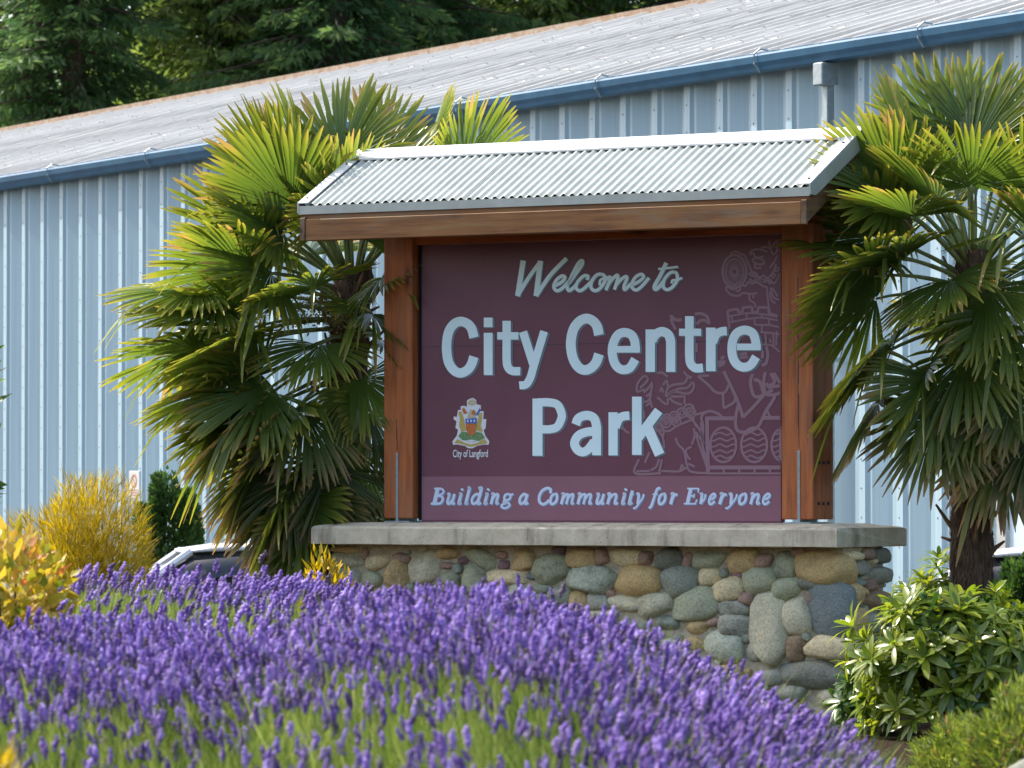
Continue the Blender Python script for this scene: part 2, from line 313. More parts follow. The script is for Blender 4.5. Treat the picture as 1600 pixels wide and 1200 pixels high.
for z, L in ((ZA, [(20, 335, 85, 75, 0, 'rose'), (150, 340, 150, 135, 0, 'dk'), (256, 340, 52, 85, 0, 'rose'), (385, 342, 200, 112, 0, 'gg'), (578, 345, 160, 150, 0, 'tan'), (692, 350, 95, 80, 10, 'rose'),
     (815, 382, 128, 160, 0, 'gg'), (888, 302, 75, 62, 0, 'rose'), (1030, 395, 285, 185, -3, 'ty'), (-32, 455, 250, 175, 0, 'ty'), (210, 467, 215, 165, 12, 'bg'), (388, 442, 118, 98, 0, 'cream'), (466, 418, 52, 52, 0, 'bg'),
     (538, 425, 84, 54, 0, 'plum'), (495, 515, 160, 128, 18, 'cream'), (668, 455, 185, 160, 10, 'gg'), (825, 502, 165, 115, 18, 'gg'), (598, 566, 92, 84, 0, 'rose'), (767, 466, 46, 52, 0, 'bg'), (72, 607, 185, 145, 8, 'pale'),
     (298, 602, 265, 185, 14, 'gg'), (515, 620, 180, 92, 0, 'grey'), (538, 722, 185, 135, 0, 'grey'), (310, 730, 135, 78, 0, 'tan'), (412, 697, 75, 55, 0, 'rose'), (726, 745, 195, 405, 3, 'pale'), (884, 668, 165, 215, 0, 'pale'),
     (1060, 628, 235, 300, -8, 'db'), (878, 850, 100, 150, 0, 'brown'), (1060, 845, 270, 145, 0, 'cream'), (1000, 998, 400, 155, -4, 'dk'), (470, 830, 205, 170, -10, 'pb'), (1075, 1130, 140, 105, 0, 'pale'), (860, 1100, 150, 90, 0, 'grey'),
     (745, 1010, 130, 95, 0, 'grey'), (300, 815, 130, 70, 0, 'tan'), (140, 705, 130, 85, 0, 'bg'), (955, 485, 120, 75, -10, 'dk'), (965, 560, 58, 75, 0, 'rose'), (935, 785, 45, 48, 0, 'bg'), (600, 790, 60, 60, 0, 'bg'), (640, 860, 70, 120, 0, 'grey')]),
    (ZB, [(155, 102, 225, 88, -3, 'pale'), (140, 36, 190, 44, 0, 'tan'), (270, 62, 44, 80, 0, 'rose'), (345, 106, 145, 118, 25, 'cream'), (497, 86, 112, 66, -10, 'rose'), (650, 142, 200, 215, 0, 'pale'), (780, 60, 135, 75, 0, 'tan'),
     (468, 182, 155, 195, 0, 'tan'), (150, 205, 175, 112, 0, 'grey'), (310, 218, 130, 110, 0, 'gg'), (785, 136, 92, 48, 0, 'rose'), (886, 100, 78, 56, 0, 'plum'), (990, 80, 215, 105, -22, 'gg'), (846, 152, 66, 72, 0, 'bg'), (810, 222, 112, 108, 0, 'gg'),
     (955, 232, 152, 225, 0, 'gg'), (1120, 70, 72, 52, 0, 'rose'), (1136, 130, 88, 60, 0, 'plum'), (1255, 102, 142, 138, 0, 'tan'), (1160, 207, 255, 92, 0, 'cream'), (1306, 206, 56, 46, 0, 'db'), (1430, 157, 222, 205, 0, 'gg'), (1480, 44, 84, 62, 0, 'plum'),
     (1308, 286, 42, 42, 0, 'rose'), (1376, 276, 115, 72, -5, 'bg'), (1230, 292, 102, 95, 0, 'pb'), (1365, 348, 105, 85, 0, 'bg'), (1490, 328, 142, 135, 0, 'grey'), (820, 290, 100, 60, 0, 'rose'), (560, 270, 60, 60, 0, 'bg')]),
    (ZC, [(1312, 285, 140, 98, 0, 'tan'), (1407, 275, 66, 84, 0, 'rose'), (1520, 280, 155, 82, 0, 'cream'), (1358, 387, 215, 135, 0, 'pb'), (1392, 492, 105, 82, 0, 'grey'), (1452, 455, 42, 42, 0, 'rose'), (1515, 500, 145, 84, 0, 'pale'), (1296, 502, 90, 122, 0, 'tan'), (1420, 560, 135, 66, 0, 'pale')])):
    for cx, cy, w_, h_, r_, c_ in L:
        px, py = z[0] + cx * z[2], z[1] + cy * z[2]; lx, lz = on_front(px, py, -.33); sc = .00445 * z[2]
        tr.append((lx, lz, w_ * sc / .85 * 1.09, h_ * sc * 1.09, r_, c_, 'front'))
for cx, cy, w_, h_, r_, c_ in [(1245, 322, 95, 62, 0, 'cream'), (1322, 312, 72, 72, 0, 'rose'), (1396, 322, 92, 95, 0, 'dk'), (1262, 392, 150, 92, 0, 'grey'), (1388, 432, 112, 104, 0, 'grey'), (1224, 548, 102, 145, 0, 'tan'), (1272, 470, 60, 60, 0, 'bg'), (1330, 488, 62, 72, 0, 'rose'),
                               (1374, 572, 165, 122, 0, 'brown'), (1230, 690, 112, 165, 0, 'tan'), (1325, 716, 112, 145, 0, 'grey'), (1408, 672, 82, 115, 0, 'grey'), (1250, 905, 112, 270, 0, 'grey'), (1360, 860, 100, 120, 0, 'rose'), (1370, 1000, 120, 140, 0, 'grey'), (1260, 1110, 130, 110, 0, 'gg')]:
    px, py = 1000 + cx * .275, 780 + cy * .275; ly, lz = on_end(px, py, 2.0); tr.append((ly, lz, w_ * .00438 * .275 / .46, h_ * .00438 * .275, 0, c_, 'right'))
sid = 100
for lx, lz, w_, h_, r_, c_, fc in tr:
    stone(lx, lz, w_, h_, r_, c_, fc, sid); sid += 1; taken[fc].append((lx, lz, w_ / 2, h_ / 2))
rr = random.Random(5); cols = ['pale', 'gg', 'tan', 'grey', 'bg', 'cream', 'rose', 'gg', 'brown', 'pb', 'ty', 'dk']
for fc, hw in (('front', 1.98), ('right', .30), ('left', .30)):
    for tries in range(2600 if fc == 'front' else 500):
        s_ = .24 * (1 - tries / 2900) if fc == 'front' else .13 * (1 - tries / 700)
        w_ = max(.035, s_ * rr.uniform(.75, 1.35)); h_ = max(.032, s_ * rr.uniform(.6, 1.0)); cx, cz = rr.uniform(-hw, hw), rr.uniform(.03, 1.12)
        if abs(cx) + w_ / 2 > hw + .03 or cz + h_ / 2 > 1.165: continue
        if any(((cx - a) / (ra + w_ / 2)) ** 2 + ((cz - b_) / (rb + h_ / 2)) ** 2 < .72 for a, b_, ra, rb in taken[fc]): continue
        taken[fc].append((cx, cz, w_ / 2, h_ / 2)); stone(cx, cz, w_, h_, rr.uniform(-20, 20), rr.choice(cols), fc, sid); sid += 1
# cap slab: crowned top, worn edges
cp = [(-.52, 1.172), (-.515, 1.168), (.515, 1.168), (.52, 1.172), (.52, 1.278), (.505, 1.292), (.36, 1.318), (-.36, 1.318), (-.505, 1.292), (-.52, 1.278)]
cv, cf = [], []; xs = np.linspace(-2.02, 2.02, 42); nr = random.Random(3)
for i, x in enumerate(xs):
    e = 0 if 0 < i < 41 else 1
    for y, z in cp:
        zz = z
        if i in (0, 1, 40, 41) and z > 1.29: zz = 1.292 if e else 1.305
        cv.append((x - (.012 * np.sign(x) if e and (z > 1.285 or z < 1.17) else 0), y + nr.uniform(-.002, .002), zz + nr.uniform(-.0015, .0015)))
for i in range(41):
    for j in range(10): cf.append((i * 10 + j, i * 10 + (j + 1) % 10, (i + 1) * 10 + (j + 1) % 10, (i + 1) * 10 + j))
cf += [tuple(reversed(range(10))), tuple(range(410, 420))]
mk('capstone', cv, cf, CONC, sign)
# posts with let-in steel plates
for sx in (-1, 1):
    xc = sx * 1.547
    po = bx('post', POST, sign, xc - .117, xc + .117, -.148, .148, 1.345, 3.30, bev=.006)
    px_ = xc + (.012 if sx > 0 else -.005)
    bx('knife_plate', STEEL, po, px_ - .009, px_ + .009, -.153, .10, 1.325, 1.80)
    bx('base_plate', STEEL, po, xc - .10, xc + .10, -.16, .13, 1.3185, 1.328)
    for (z, ys) in ((1.72, (-.07, 0, .07)), (1.45, (-.07, 0, .07))):
        for y in ys:
            q = MB(); q.tube([(xc + sx * .112, y, z), (xc + sx * .128, y, z)], .011, 8); q.build('bolt', BLACK, po)
    ck = MB(); cr = random.Random(8 + sx); zz = 1.82; xk = px_
    pts = []
    while zz < (2.95 if sx > 0 else 2.1): pts.append((xk, zz)); zz += .07; xk += cr.uniform(-.006, .0065)
    for (xa, za), (xb, zb) in zip(pts[:-1], pts[1:]): ck.box(min(xa, xb) - .0015, max(xa, xb) + .0015, -.1492, -.146, za, zb)
    ck.build('drying_check', BLACK, po)
# panel
pan = bx('panel', PANEL, sign, -1.392, 1.395, -.085, -.03, 1.3205, 3.232)
bx('slogan_band', BANDM, pan, -1.391, 1.394, -.0865, -.0855, 1.335, 1.634)
bx('edge_gasket', BLACK, pan, -1.424, -1.393, -.075, -.03, 1.33, 3.235)
bx('edge_gasket', BLACK, pan, -1.418, -1.410, -.083, -.0755, 1.33, 3.235)
bx('sheet_seam', BLACK, pan, -1.3915, 1.3945, -.0868, -.0853, 2.5285, 2.5325)
bx('top_rail', POSTX, sign, -1.428, 1.428, -.12, .10, 3.236, 3.298)
# print
def crs(pts, n=8, closed=False):
    p = [np.array(q, float) for q in pts]
    if len(p) < 3: return p
    e = [p[-2]] + p + [p[1]] if closed else [2 * p[0] - p[1]] + p + [2 * p[-1] - p[-2]]; out = []
    for i in range(1, len(e) - 2):
        for t in np.linspace(0, 1, n, endpoint=False):
            a, b_, c, d = e[i - 1], e[i], e[i + 1], e[i + 2]
            out.append(.5 * (2 * b_ + (c - a) * t + (2 * a - 5 * b_ + 4 * c - d) * t * t + (3 * b_ - a - 3 * c + d) * t ** 3))
    out.append(p[-1]); return out
class Print:
    """flat printed strokes, given as photo pixels on the panel plane"""
    def __init__(s, y): s.v = []; s.f = []; s.y = y; s.n = 0
    def quad(s, L, R, off=(0, 0)):
        y = s.y - .00012 * (s.n % 9); s.n += 1; b_ = len(s.v)
        for q in list(L) + list(R): x, z = on_front(q[0] + off[0], q[1] + off[1], s.y); s.v.append((x, y, z))
        k_ = len(L); s.f += [(b_ + i, b_ + i + k_, b_ + i + 1 + k_, b_ + i + 1) for i in range(k_ - 1)]
    def stroke(s, pts, w_, off=(0, 0), w2=None):
        p = [np.array(q, float) for q in pts]; L, R = [], []
        for i, q in enumerate(p):
            d = p[min(i + 1, len(p) - 1)] - p[max(i - 1, 0)]; d /= np.linalg.norm(d) + 1e-9; nn = np.array([-d[1], d[0]])
            h = (w_ if w2 is None else w_ + (w2 - w_) * i / max(1, len(p) - 1)) / 2; L.append(q + nn * h); R.append(q - nn * h)
        s.quad(L, R, off)
    def poly(s, pts, off=(0, 0)):
        y = s.y - .00012 * (s.n % 9); s.n += 1; b_ = len(s.v)
        for q in pts: x, z = on_front(q[0] + off[0], q[1] + off[1], s.y); s.v.append((x, y, z))
        s.f.append(tuple(range(b_, b_ + len(pts))))
    def build(s, name, m): return mk(name, s.v, s.f, m, pan)
def word(name, z, strokes, sh=(3.2, 1.6), smat=LSHADE, lm=LETTER, depth=-.091):
    f_, d_ = Print(depth), Print(-.0875)
    for st in strokes:
        pts, w_ = st[0], st[1] * z[2]; q = [(z[0] + x * z[2], z[1] + y * z[2]) for x, y in pts]
        if len(st) > 2 and st[2] == 'r': (x0, y0), (x1, y1) = q; q = [(x0, (y0 + y1) / 2), (x1, (y0 + y1) / 2)]; w_ = abs(y1 - y0)
        elif len(q) > 2: q = crs(q)
        f_.stroke(q, w_)
        for k_ in (1, .5): d_.stroke(q, w_, (sh[0] * k_, sh[1] * k_))
    d_.build(name + '_shade', smat); f_.build(name, lm)
Z3, Z4, Z5, Z6 = (680, 480, .125), (870, 480, .125), (1040, 480, .125), (820, 610, .15)
word('lettering', Z3, [([(485, 380), (455, 270), (400, 205), (315, 178), (230, 215), (165, 320), (142, 500), (165, 680), (230, 785), (310, 822), (395, 790), (450, 720), (484, 618)], 118),
    ([(607, 130), (718, 250)], 0, 'r'), ([(607, 320), (718, 848)], 0, 'r'), ([(893, 170), (893, 450), (893, 650), (908, 745), (960, 795), (1064, 800)], 104), ([(775, 312), (1042, 405)], 0, 'r'),
    ([(1098, 306), (1228, 720)], 104), ([(1362, 301), (1290, 540), (1225, 760), (1190, 880), (1135, 965), (1052, 978)], 100)])
word('lettering', Z4, [([(527, 348), (500, 235), (440, 165), (365, 142), (280, 180), (205, 285), (175, 460), (200, 630), (265, 745), (345, 785), (425, 760), (490, 690), (527, 585)], 122),
    ([(745, 485), (1040, 568)], 0, 'r'), ([(984, 525), (972, 420), (930, 345), (845, 315), (765, 345), (710, 440), (692, 550), (715, 680), (765, 755), (835, 782), (915, 755), (982, 650)], 112),
    ([(1110, 278), (1228, 808)], 0, 'r'), ([(1190, 420), (1230, 345), (1310, 305), (1385, 335), (1420, 410), (1424, 520), (1424, 808)], 116)])
word('lettering', Z5, [([(297, 112), (297, 400), (297, 600), (310, 700), (355, 752), (400, 763), (467, 757)], 108), ([(168, 268), (445, 358)], 0, 'r'),
    ([(505, 255), (625, 800)], 0, 'r'), ([(590, 440), (630, 345), (695, 305), (766, 298)], 108),
    ([(890, 455), (1190, 538)], 0, 'r'), ([(1133, 500), (1120, 400), (1080, 318), (985, 286), (890, 325), (840, 420), (828, 540), (850, 650), (905, 725), (985, 750), (1065, 720), (1132, 620)], 112)])
word('lettering', Z6, [([(80, 85), (185, 682)], 0, 'r'), ([(130, 125), (250, 125), (340, 150), (384, 245), (375, 310), (335, 380), (260, 404), (130, 404)], 86),
    ([(530, 356), (560, 290), (640, 260), (715, 285), (746, 370), (748, 500), (748, 676)], 94), ([(730, 425), (640, 435), (560, 470), (518, 545), (545, 615), (600, 642), (660, 615), (725, 530)], 92),
    ([(872, 228), (968, 677)], 0, 'r'), ([(945, 385), (980, 300), (1025, 270), (1090, 263)], 90), ([(1118, 65), (1217, 672)], 0, 'r'), ([(1395, 210), (1185, 490)], 96), ([(1280, 385), (1405, 670)], 104)])
ZW, ZW2 = (790, 390, .1), (930, 390, .1)
word('script_lettering', ZW, [([(275, 170), (190, 725)], 84), ([(185, 725), (360, 440), (545, 185)], 62), ([(545, 175), (478, 725)], 84), ([(475, 725), (700, 400), (955, 135)], 66),
    ([(775, 565), (880, 505), (928, 435), (880, 412), (800, 470), (755, 560), (770, 622), (820, 642), (900, 590), (985, 500)], 54),
    ([(965, 560), (1080, 400), (1195, 235), (1192, 172), (1130, 225), (1030, 420), (968, 570), (990, 640), (1060, 595), (1110, 540)], 56),
    ([(1275, 475), (1285, 415), (1220, 412), (1130, 500), (1100, 590), (1150, 642), (1220, 612), (1330, 510)], 54),
    ([(1500, 380), (1420, 400), (1345, 500), (1338, 600), (1400, 642), (1480, 600), (1548, 500), (1545, 415), (1500, 380)], 54), ([(1470, 560), (1480, 480), (1540, 450), (1600, 470)], 40)], sh=(2.2, 1.2))
word('script_lettering', ZW2, [([(170, 450), (235, 430), (205, 540), (165, 635)], 52), ([(190, 570), (260, 470), (335, 400), (355, 430), (330, 530), (300, 625)], 52), ([(320, 560), (400, 470), (475, 420), (495, 455), (450, 570), (465, 625), (560, 530)], 52),
    ([(565, 560), (680, 500), (755, 430), (720, 385), (630, 430), (570, 540), (590, 610), (650, 628), (740, 560), (842, 440)], 52),
    ([(1110, 205), (1020, 400), (930, 565), (945, 620), (1020, 560), (1065, 500)], 62), ([(985, 303), (1130, 288), (1295, 268)], 36),
    ([(1240, 345), (1160, 370), (1080, 470), (1065, 580), (1120, 625), (1200, 590), (1280, 480), (1275, 380), (1240, 345)], 52), ([(1195, 530), (1210, 480), (1280, 475), (1360, 440)], 38)], sh=(2.2, 1.2))
# slogan, italic serif: strokes in a unit box, x-height 1, thick .25 / thin .11
TK, TN = .25, .11
GL = {'B': [([(.32, 0), (.32, 1.5)], .30), ([(.05, 1.45), (.6, 1.45), (.9, 1.25), (.8, .95), (.35, .8)], .16), ([(.35, .8), (.85, .72), (1.0, .4), (.8, .08), (.05, .05)], .19), ([(.0, .04), (.5, .04)], TN), ([(.0, 1.46), (.5, 1.46)], TN)],
 'u': [([(.0, .92), (.25, .95), (.22, .3), (.32, .06), (.55, .1), (.85, .5)], .2), ([(.85, .97), (.83, .2), (.95, .05), (1.1, .18)], .22)],
 'i': [([(.1, .9), (.5, .95), (.45, .2), (.65, .04), (1.0, .2)], .24), ([(.42, 1.28), (.62, 1.46)], .22)],
 'l': [([(.1, 1.45), (.5, 1.48), (.45, .2), (.62, .04), (1.0, .18)], .24)],
 'd': [([(.72, .8), (.45, .97), (.12, .7), (.08, .3), (.28, .04), (.6, .2), (.75, .5)], .19), ([(.5, 1.45), (.8, 1.48), (.76, .2), (.88, .04), (1.08, .18)], .23)],
 'n': [([(.0, .9), (.22, .95), (.2, .0)], .23), ([(.22, .5), (.5, .88), (.75, .92), (.82, .7), (.8, .2), (.9, .04), (1.08, .18)], .2)],
 'm': [([(.0, .9), (.14, .95), (.13, .0)], .23), ([(.14, .5), (.32, .88), (.48, .92), (.52, .7), (.51, .0)], .19), ([(.52, .5), (.7, .88), (.86, .92), (.9, .7), (.89, .2), (.95, .04), (1.06, .18)], .19)],
 'g': [([(.5, .97), (.2, .85), (.2, .5), (.45, .38), (.72, .5), (.75, .82), (.5, .97)], .18), ([(.7, .85), (1.0, .95)], .16), ([(.35, .4), (.2, .22), (.75, .1), (.85, -.15), (.5, -.36), (.1, -.25), (.15, .0), (.5, .1)], .17)],
 'a': [([(.72, .75), (.45, .97), (.12, .7), (.08, .3), (.28, .04), (.6, .2), (.75, .5)], .2), ([(.78, .97), (.75, .2), (.88, .04), (1.08, .18)], .22)],
 'C': [([(.98, 1.05), (.92, 1.38), (.62, 1.5), (.25, 1.25), (.12, .75), (.25, .22), (.6, .0), (.9, .2), (1.0, .42)], .22), ([(.98, 1.0), (.99, 1.48)], TN)],
 'o': [([(.5, .98), (.18, .8), (.1, .45), (.25, .08), (.5, .02), (.82, .2), (.9, .55), (.75, .92), (.5, .98)], .21)],
 't': [([(.5, 1.28), (.42, .2), (.6, .04), (1.0, .22)], .24), ([(.05, .93), (1.0, .93)], TN)],
 'y': [([(.0, .9), (.25, .95), (.4, .3), (.45, .0)], .22), ([(.9, .95), (.85, .55), (.45, -.1), (.15, -.38), (-.05, -.3)], .15)],
 'f': [([(1.0, 1.38), (.8, 1.5), (.55, 1.3), (.42, .5), (.3, -.15), (.05, -.38)], .21), ([(.1, .93), (.85, .93)], TN)],
 'r': [([(.0, .9), (.3, .95), (.26, .0)], .25), ([(.3, .5), (.6, .9), (.95, .85)], .2)],
 'E': [([(.3, 0), (.3, 1.5)], .28), ([(.0, 1.46), (.98, 1.46)], .12), ([(.95, 1.5), (.96, 1.1)], TN), ([(.3, .78), (.7, .78)], .12), ([(.7, .58), (.7, .98)], TN), ([(.0, .05), (.98, .05)], .12), ([(.95, .0), (1.02, .45)], TN)],
 'v': [([(.0, .9), (.28, .95), (.4, .3), (.42, .02)], .22), ([(.42, .05), (.85, .5), (.85, .95)], .15)],
 'e': [([(.15, .45), (.6, .55), (.82, .8), (.55, .98), (.2, .75), (.1, .35), (.3, .04), (.6, .05), (.95, .28)], .19)]}
SLOG = M('slogan_print', (.62, .72, .88))
def slogan(items):
    fz, dz_ = Print(-.0905), Print(-.0885)
    for ch, ox, x0, x1 in items:
        wd = (x1 - x0)
        for pts, w_ in GL[ch]:
            q = [(ox + (x0 - 6 + u * (wd - 16) + (v_ - .3) * 22) * .175, 745 + (245 - v_ * 96) * .175) for u, v_ in pts]
            q = crs(q, 6) if len(q) > 2 else q
            fz.stroke(q, w_ * 96 * .175 * 1.2); dz_.stroke(q, w_ * 96 * .175 * 1.05, (1.9, 1.7))
    dz_.build('slogan_lettering_shade', LSHADE2); fz.build('slogan_lettering', SLOG)
for wd_ in ([('B', 660, 85, 200), ('u', 660, 215, 305), ('i', 660, 322, 368), ('l', 660, 386, 430), ('d', 660, 440, 540), ('i', 660, 556, 600), ('n', 660, 610, 700), ('g', 660, 715, 820)], [('a', 660, 867, 962)],
    [('C', 660, 1027, 1150), ('o', 660, 1140, 1225), ('m', 660, 1237, 1370), ('m', 660, 1383, 1530), ('u', 660, 1547, 1638), ('n', 940, 45, 162), ('i', 940, 182, 230), ('t', 940, 240, 296), ('y', 940, 305, 390)],
    [('f', 940, 440, 520), ('o', 940, 508, 590), ('r', 940, 612, 690)], [('E', 940, 745, 868), ('v', 940, 872, 945), ('e', 940, 958, 1036), ('r', 940, 1050, 1130), ('y', 940, 1130, 1225), ('o', 940, 1226, 1312), ('n', 940, 1325, 1430), ('e', 940, 1440, 1525)]):
    slogan(wd_)
# large pale line drawing of the arms on the right of the panel
ar = Print(-.0872)
def art(z, w_, *lines, closed=False):
    for L in lines:
        q = [(z[0] + x * z[2], z[1] + y * z[2]) for x, y in L]; q = [(min(px, 1217.5 + (py - 366) * .006), py) for px, py in q]
        ar.stroke(crs(q, 6, closed) if len(q) > 2 else q, w_ * 1.35)
def ell(cx, cy, a, b_, t0=0, t1=360, n=20): return [(cx + a * math.cos(math.radians(t)), cy + b_ * math.sin(math.radians(t))) for t in np.linspace(t0, t1, n)]
Q1, Q3, Q4 = (1100, 360, .10833), (970, 570, .15), (1080, 580, .14165)
art(Q1, 3.2, ell(440, 590, 170, 235)); art(Q1, 2.0, ell(440, 595, 128, 185), ell(440, 595, 40, 45), ell(450, 350, 70, 45, 180, 360))
for t in range(0, 360, 15): art(Q1, 1.1, [(440 + 45 * math.cos(math.radians(t)), 595 + 52 * math.sin(math.radians(t))), (440 + 122 * math.cos(math.radians(t)), 595 + 178 * math.sin(math.radians(t)))])
art(Q1, 2.4, [(520, 345), (580, 355), (640, 480), (680, 590), (640, 640)], [(330, 800), (320, 850), (380, 920), (490, 945), (560, 905), (680, 915), (770, 900)], [(335, 810), (420, 850), (440, 790), (470, 870), (520, 860), (530, 790), (600, 800), (640, 745), (700, 770), (760, 720)],
    [(660, 350), (680, 305), (740, 275), (830, 280), (920, 310)], [(660, 350), (720, 330), (730, 380), (800, 390), (860, 370)], [(690, 430), (740, 400), (830, 410), (870, 470), (800, 490), (700, 450)], [(740, 480), (740, 540), (830, 540)],
    [(820, 250), (900, 240), (960, 260)], [(940, 150), (960, 260), (1000, 200), (1060, 160), (1050, 300), (990, 340), (960, 250)], [(1060, 360), (1020, 440), (950, 540)], [(1040, 480), (1000, 600), (930, 680)], [(1080, 640), (1010, 760), (950, 700)],
    [(670, 600), (740, 610), (800, 680), (860, 650), (930, 720), (980, 760)], [(650, 700), (720, 740), (790, 760), (850, 800), (920, 820)], [(690, 640), (760, 660), (820, 740), (900, 740)], [(660, 915), (660, 1000), (730, 1050), (745, 1110)], [(720, 920), (710, 980)],
    [(910, 830), (920, 980), (950, 1180)], [(960, 820), (1000, 960), (1080, 1000)], [(950, 880), (970, 1000), (1030, 1050)], [(990, 830), (1060, 950)])
for (x, y) in ((700, 640), (760, 690), (830, 720), (900, 700), (950, 740), (1010, 660), (1050, 560)): art(Q1, 1.6, ell(x, y, 26, 26, n=10))
# tower: battlements and courses of blocks
art(Z5, 3.0, [(775, 45), (800, 270)], [(775, 45), (905, 20)], [(905, 20), (915, 75)], [(915, 75), (965, 60)], [(965, 60), (960, 5)], [(960, 5), (1085, -5)], [(1085, -5), (1085, 60)], [(1085, 60), (1155, 62)], [(1155, 62), (1155, 0)], [(1155, 0), (1290, 5)], [(1290, 5), (1290, 75)], [(1290, 75), (1400, 110)])
art(Z5, 2.2, [(790, 115), (1020, 75), (1200, 85), (1400, 120)], [(800, 190), (1010, 150), (1200, 130), (1400, 165)], [(830, 115), (835, 185)], [(1015, 90), (1015, 150)], [(1205, 90), (1205, 130)], [(1110, 140), (1115, 220)], [(1295, 150), (1295, 225)], [(1115, 220), (1300, 225), (1420, 250)],
    [(1205, 230), (1205, 300)], [(1185, 310), (1300, 320), (1430, 340)], [(1250, 320), (1255, 470)], [(1350, 340), (1350, 480)], [(1210, 465), (1330, 480), (1430, 560)], [(1390, 300), (1380, 480)], [(1300, 400), (1320, 440)])
art(Z5, 3.6, [(70, 95), (80, 180), (125, 280)], [(70, 110), (130, 160), (205, 155)], [(365, 85), (450, 80), (520, 120), (550, 205)], [(385, 215), (440, 165), (500, 170), (550, 205)], [(1260, 490), (1280, 600), (1250, 710), (1200, 720)], [(1215, 540), (1210, 640)], [(925, 590), (1020, 575)], [(930, 630), (1030, 620)], [(650, 690), (750, 680)], [(660, 740), (740, 700)], [(690, 650), (735, 610)], [(385, 450), (385, 560)])
# shield supporter beast
art(Q3, 2.6, [(165, 280), (175, 200), (240, 120), (280, 130)], [(165, 285), (250, 255)], [(200, 240), (260, 190), (290, 140)], [(240, 290), (300, 230), (330, 180)], [(260, 330), (310, 290), (330, 200)], [(230, 390), (290, 370), (320, 300)], [(260, 430), (310, 400), (330, 450)], [(300, 330), (320, 420)], [(240, 480), (245, 560)],
    [(380, 90), (430, 80), (490, 125)], [(440, 210), (480, 165), (490, 230)], [(410, 280), (425, 240), (445, 290)], [(380, 340), (410, 360), (440, 390), (490, 410), (490, 350)], [(470, 330), (480, 260), (540, 210), (660, 190), (700, 130), (735, 140)], [(470, 330), (560, 280), (700, 300), (760, 240), (750, 185), (690, 240), (600, 250), (490, 300)], [(520, 330), (640, 330), (665, 310), (665, 410)], [(500, 340), (560, 390), (640, 415)], [(655, 70), (690, 110), (740, 135)])
for (x, y, r_) in ((400, 650, 40), (470, 600, 52), (480, 560, 44), (560, 540, 52), (580, 590, 46), (640, 500, 50), (710, 470, 58), (730, 500, 50)): art(Q3, 2.4, ell(x, y, r_, r_, n=12)); art(Q3, 1.5, ell(x, y, r_ * .45, r_ * .45, n=9))
art(Q3, 2.6, [(430, 680), (500, 690), (600, 630), (770, 560)], [(400, 700), (440, 760), (455, 870)], [(450, 690), (440, 760)], [(570, 760), (600, 830), (660, 900), (700, 1080), (770, 1120), (930, 1130)], [(740, 850), (680, 890), (700, 960), (730, 985)], [(750, 580), (800, 640), (840, 720), (850, 830), (920, 1130)], [(760, 660), (770, 740), (740, 830)], [(780, 700), (850, 800)], [(770, 620), (840, 680)], [(300, 910), (250, 1020)], [(190, 980), (150, 1130), (420, 1130)], [(310, 1100), (370, 1060), (400, 980)], [(430, 985), (400, 1120)], [(420, 1105), (600, 1110), (690, 1070)], [(620, 1100), (640, 1040), (660, 1100)], [(700, 1030), (770, 1060)], [(10, 640), (50, 690), (90, 710)], [(160, 1110), (300, 1105)], [(780, 520), (850, 500), (930, 480)], [(840, 560), (860, 640), (850, 780)])
# scroll, plough and three barry roundels on the base
art(Q4, 3.0, [(75, 55), (200, 45)], [(75, 55), (190, 150), (270, 230), (370, 235), (415, 150)], [(350, 240), (360, 410)], [(360, 410), (470, 345), (490, 290)], [(110, 540), (125, 480), (200, 440), (280, 460), (340, 500)], [(840, 440), (870, 500)])
art(Q4, 3.8, [(360, 0), (470, 230), (540, 400), (570, 510)], [(570, 510), (700, 380), (810, 260), (900, 205)], [(520, 370), (490, 530), (510, 650), (620, 670), (740, 610), (820, 450), (920, 280), (830, 260)], [(680, 30), (655, 120), (690, 265), (760, 280), (800, 250)], [(690, 90), (760, 120), (800, 250)], [(820, 10), (800, 120), (815, 250)], [(880, 20), (920, 120), (850, 160), (830, 130)], [(910, 20), (980, 130)], [(920, 260), (990, 240)], [(840, 180), (990, 160)])
art(Q4, 4.6, [(175, 505), (185, 1120)], [(165, 520), (480, 520)], [(800, 515), (1000, 515)], [(200, 1062), (1000, 1062)]); art(Q4, 2.4, [(190, 1128), (1000, 1128)], [(110, 560), (120, 720), (140, 800)], [(50, 700), (190, 1110)])
for x in (360, 530, 700, 868): art(Q4, 2.4, [(x, 1068), (x, 1122)])
for cx in (355, 695, 1030):
    art(Q4, 2.8, ell(cx, 812, 142, 190, n=30))
    for j, yy in enumerate((690, 755, 820, 885, 945)):
        hw = 142 * math.sqrt(max(.05, 1 - ((yy - 812) / 190) ** 2)) * .93; xs_ = np.linspace(cx - hw, cx + hw, 13)
        art(Q4, 2.0, [(x, yy + 14 * math.sin((x - cx) / 24)) for x in xs_ if x < 990])
tag(ar.build('arms_line_drawing', ART), kind='stuff')
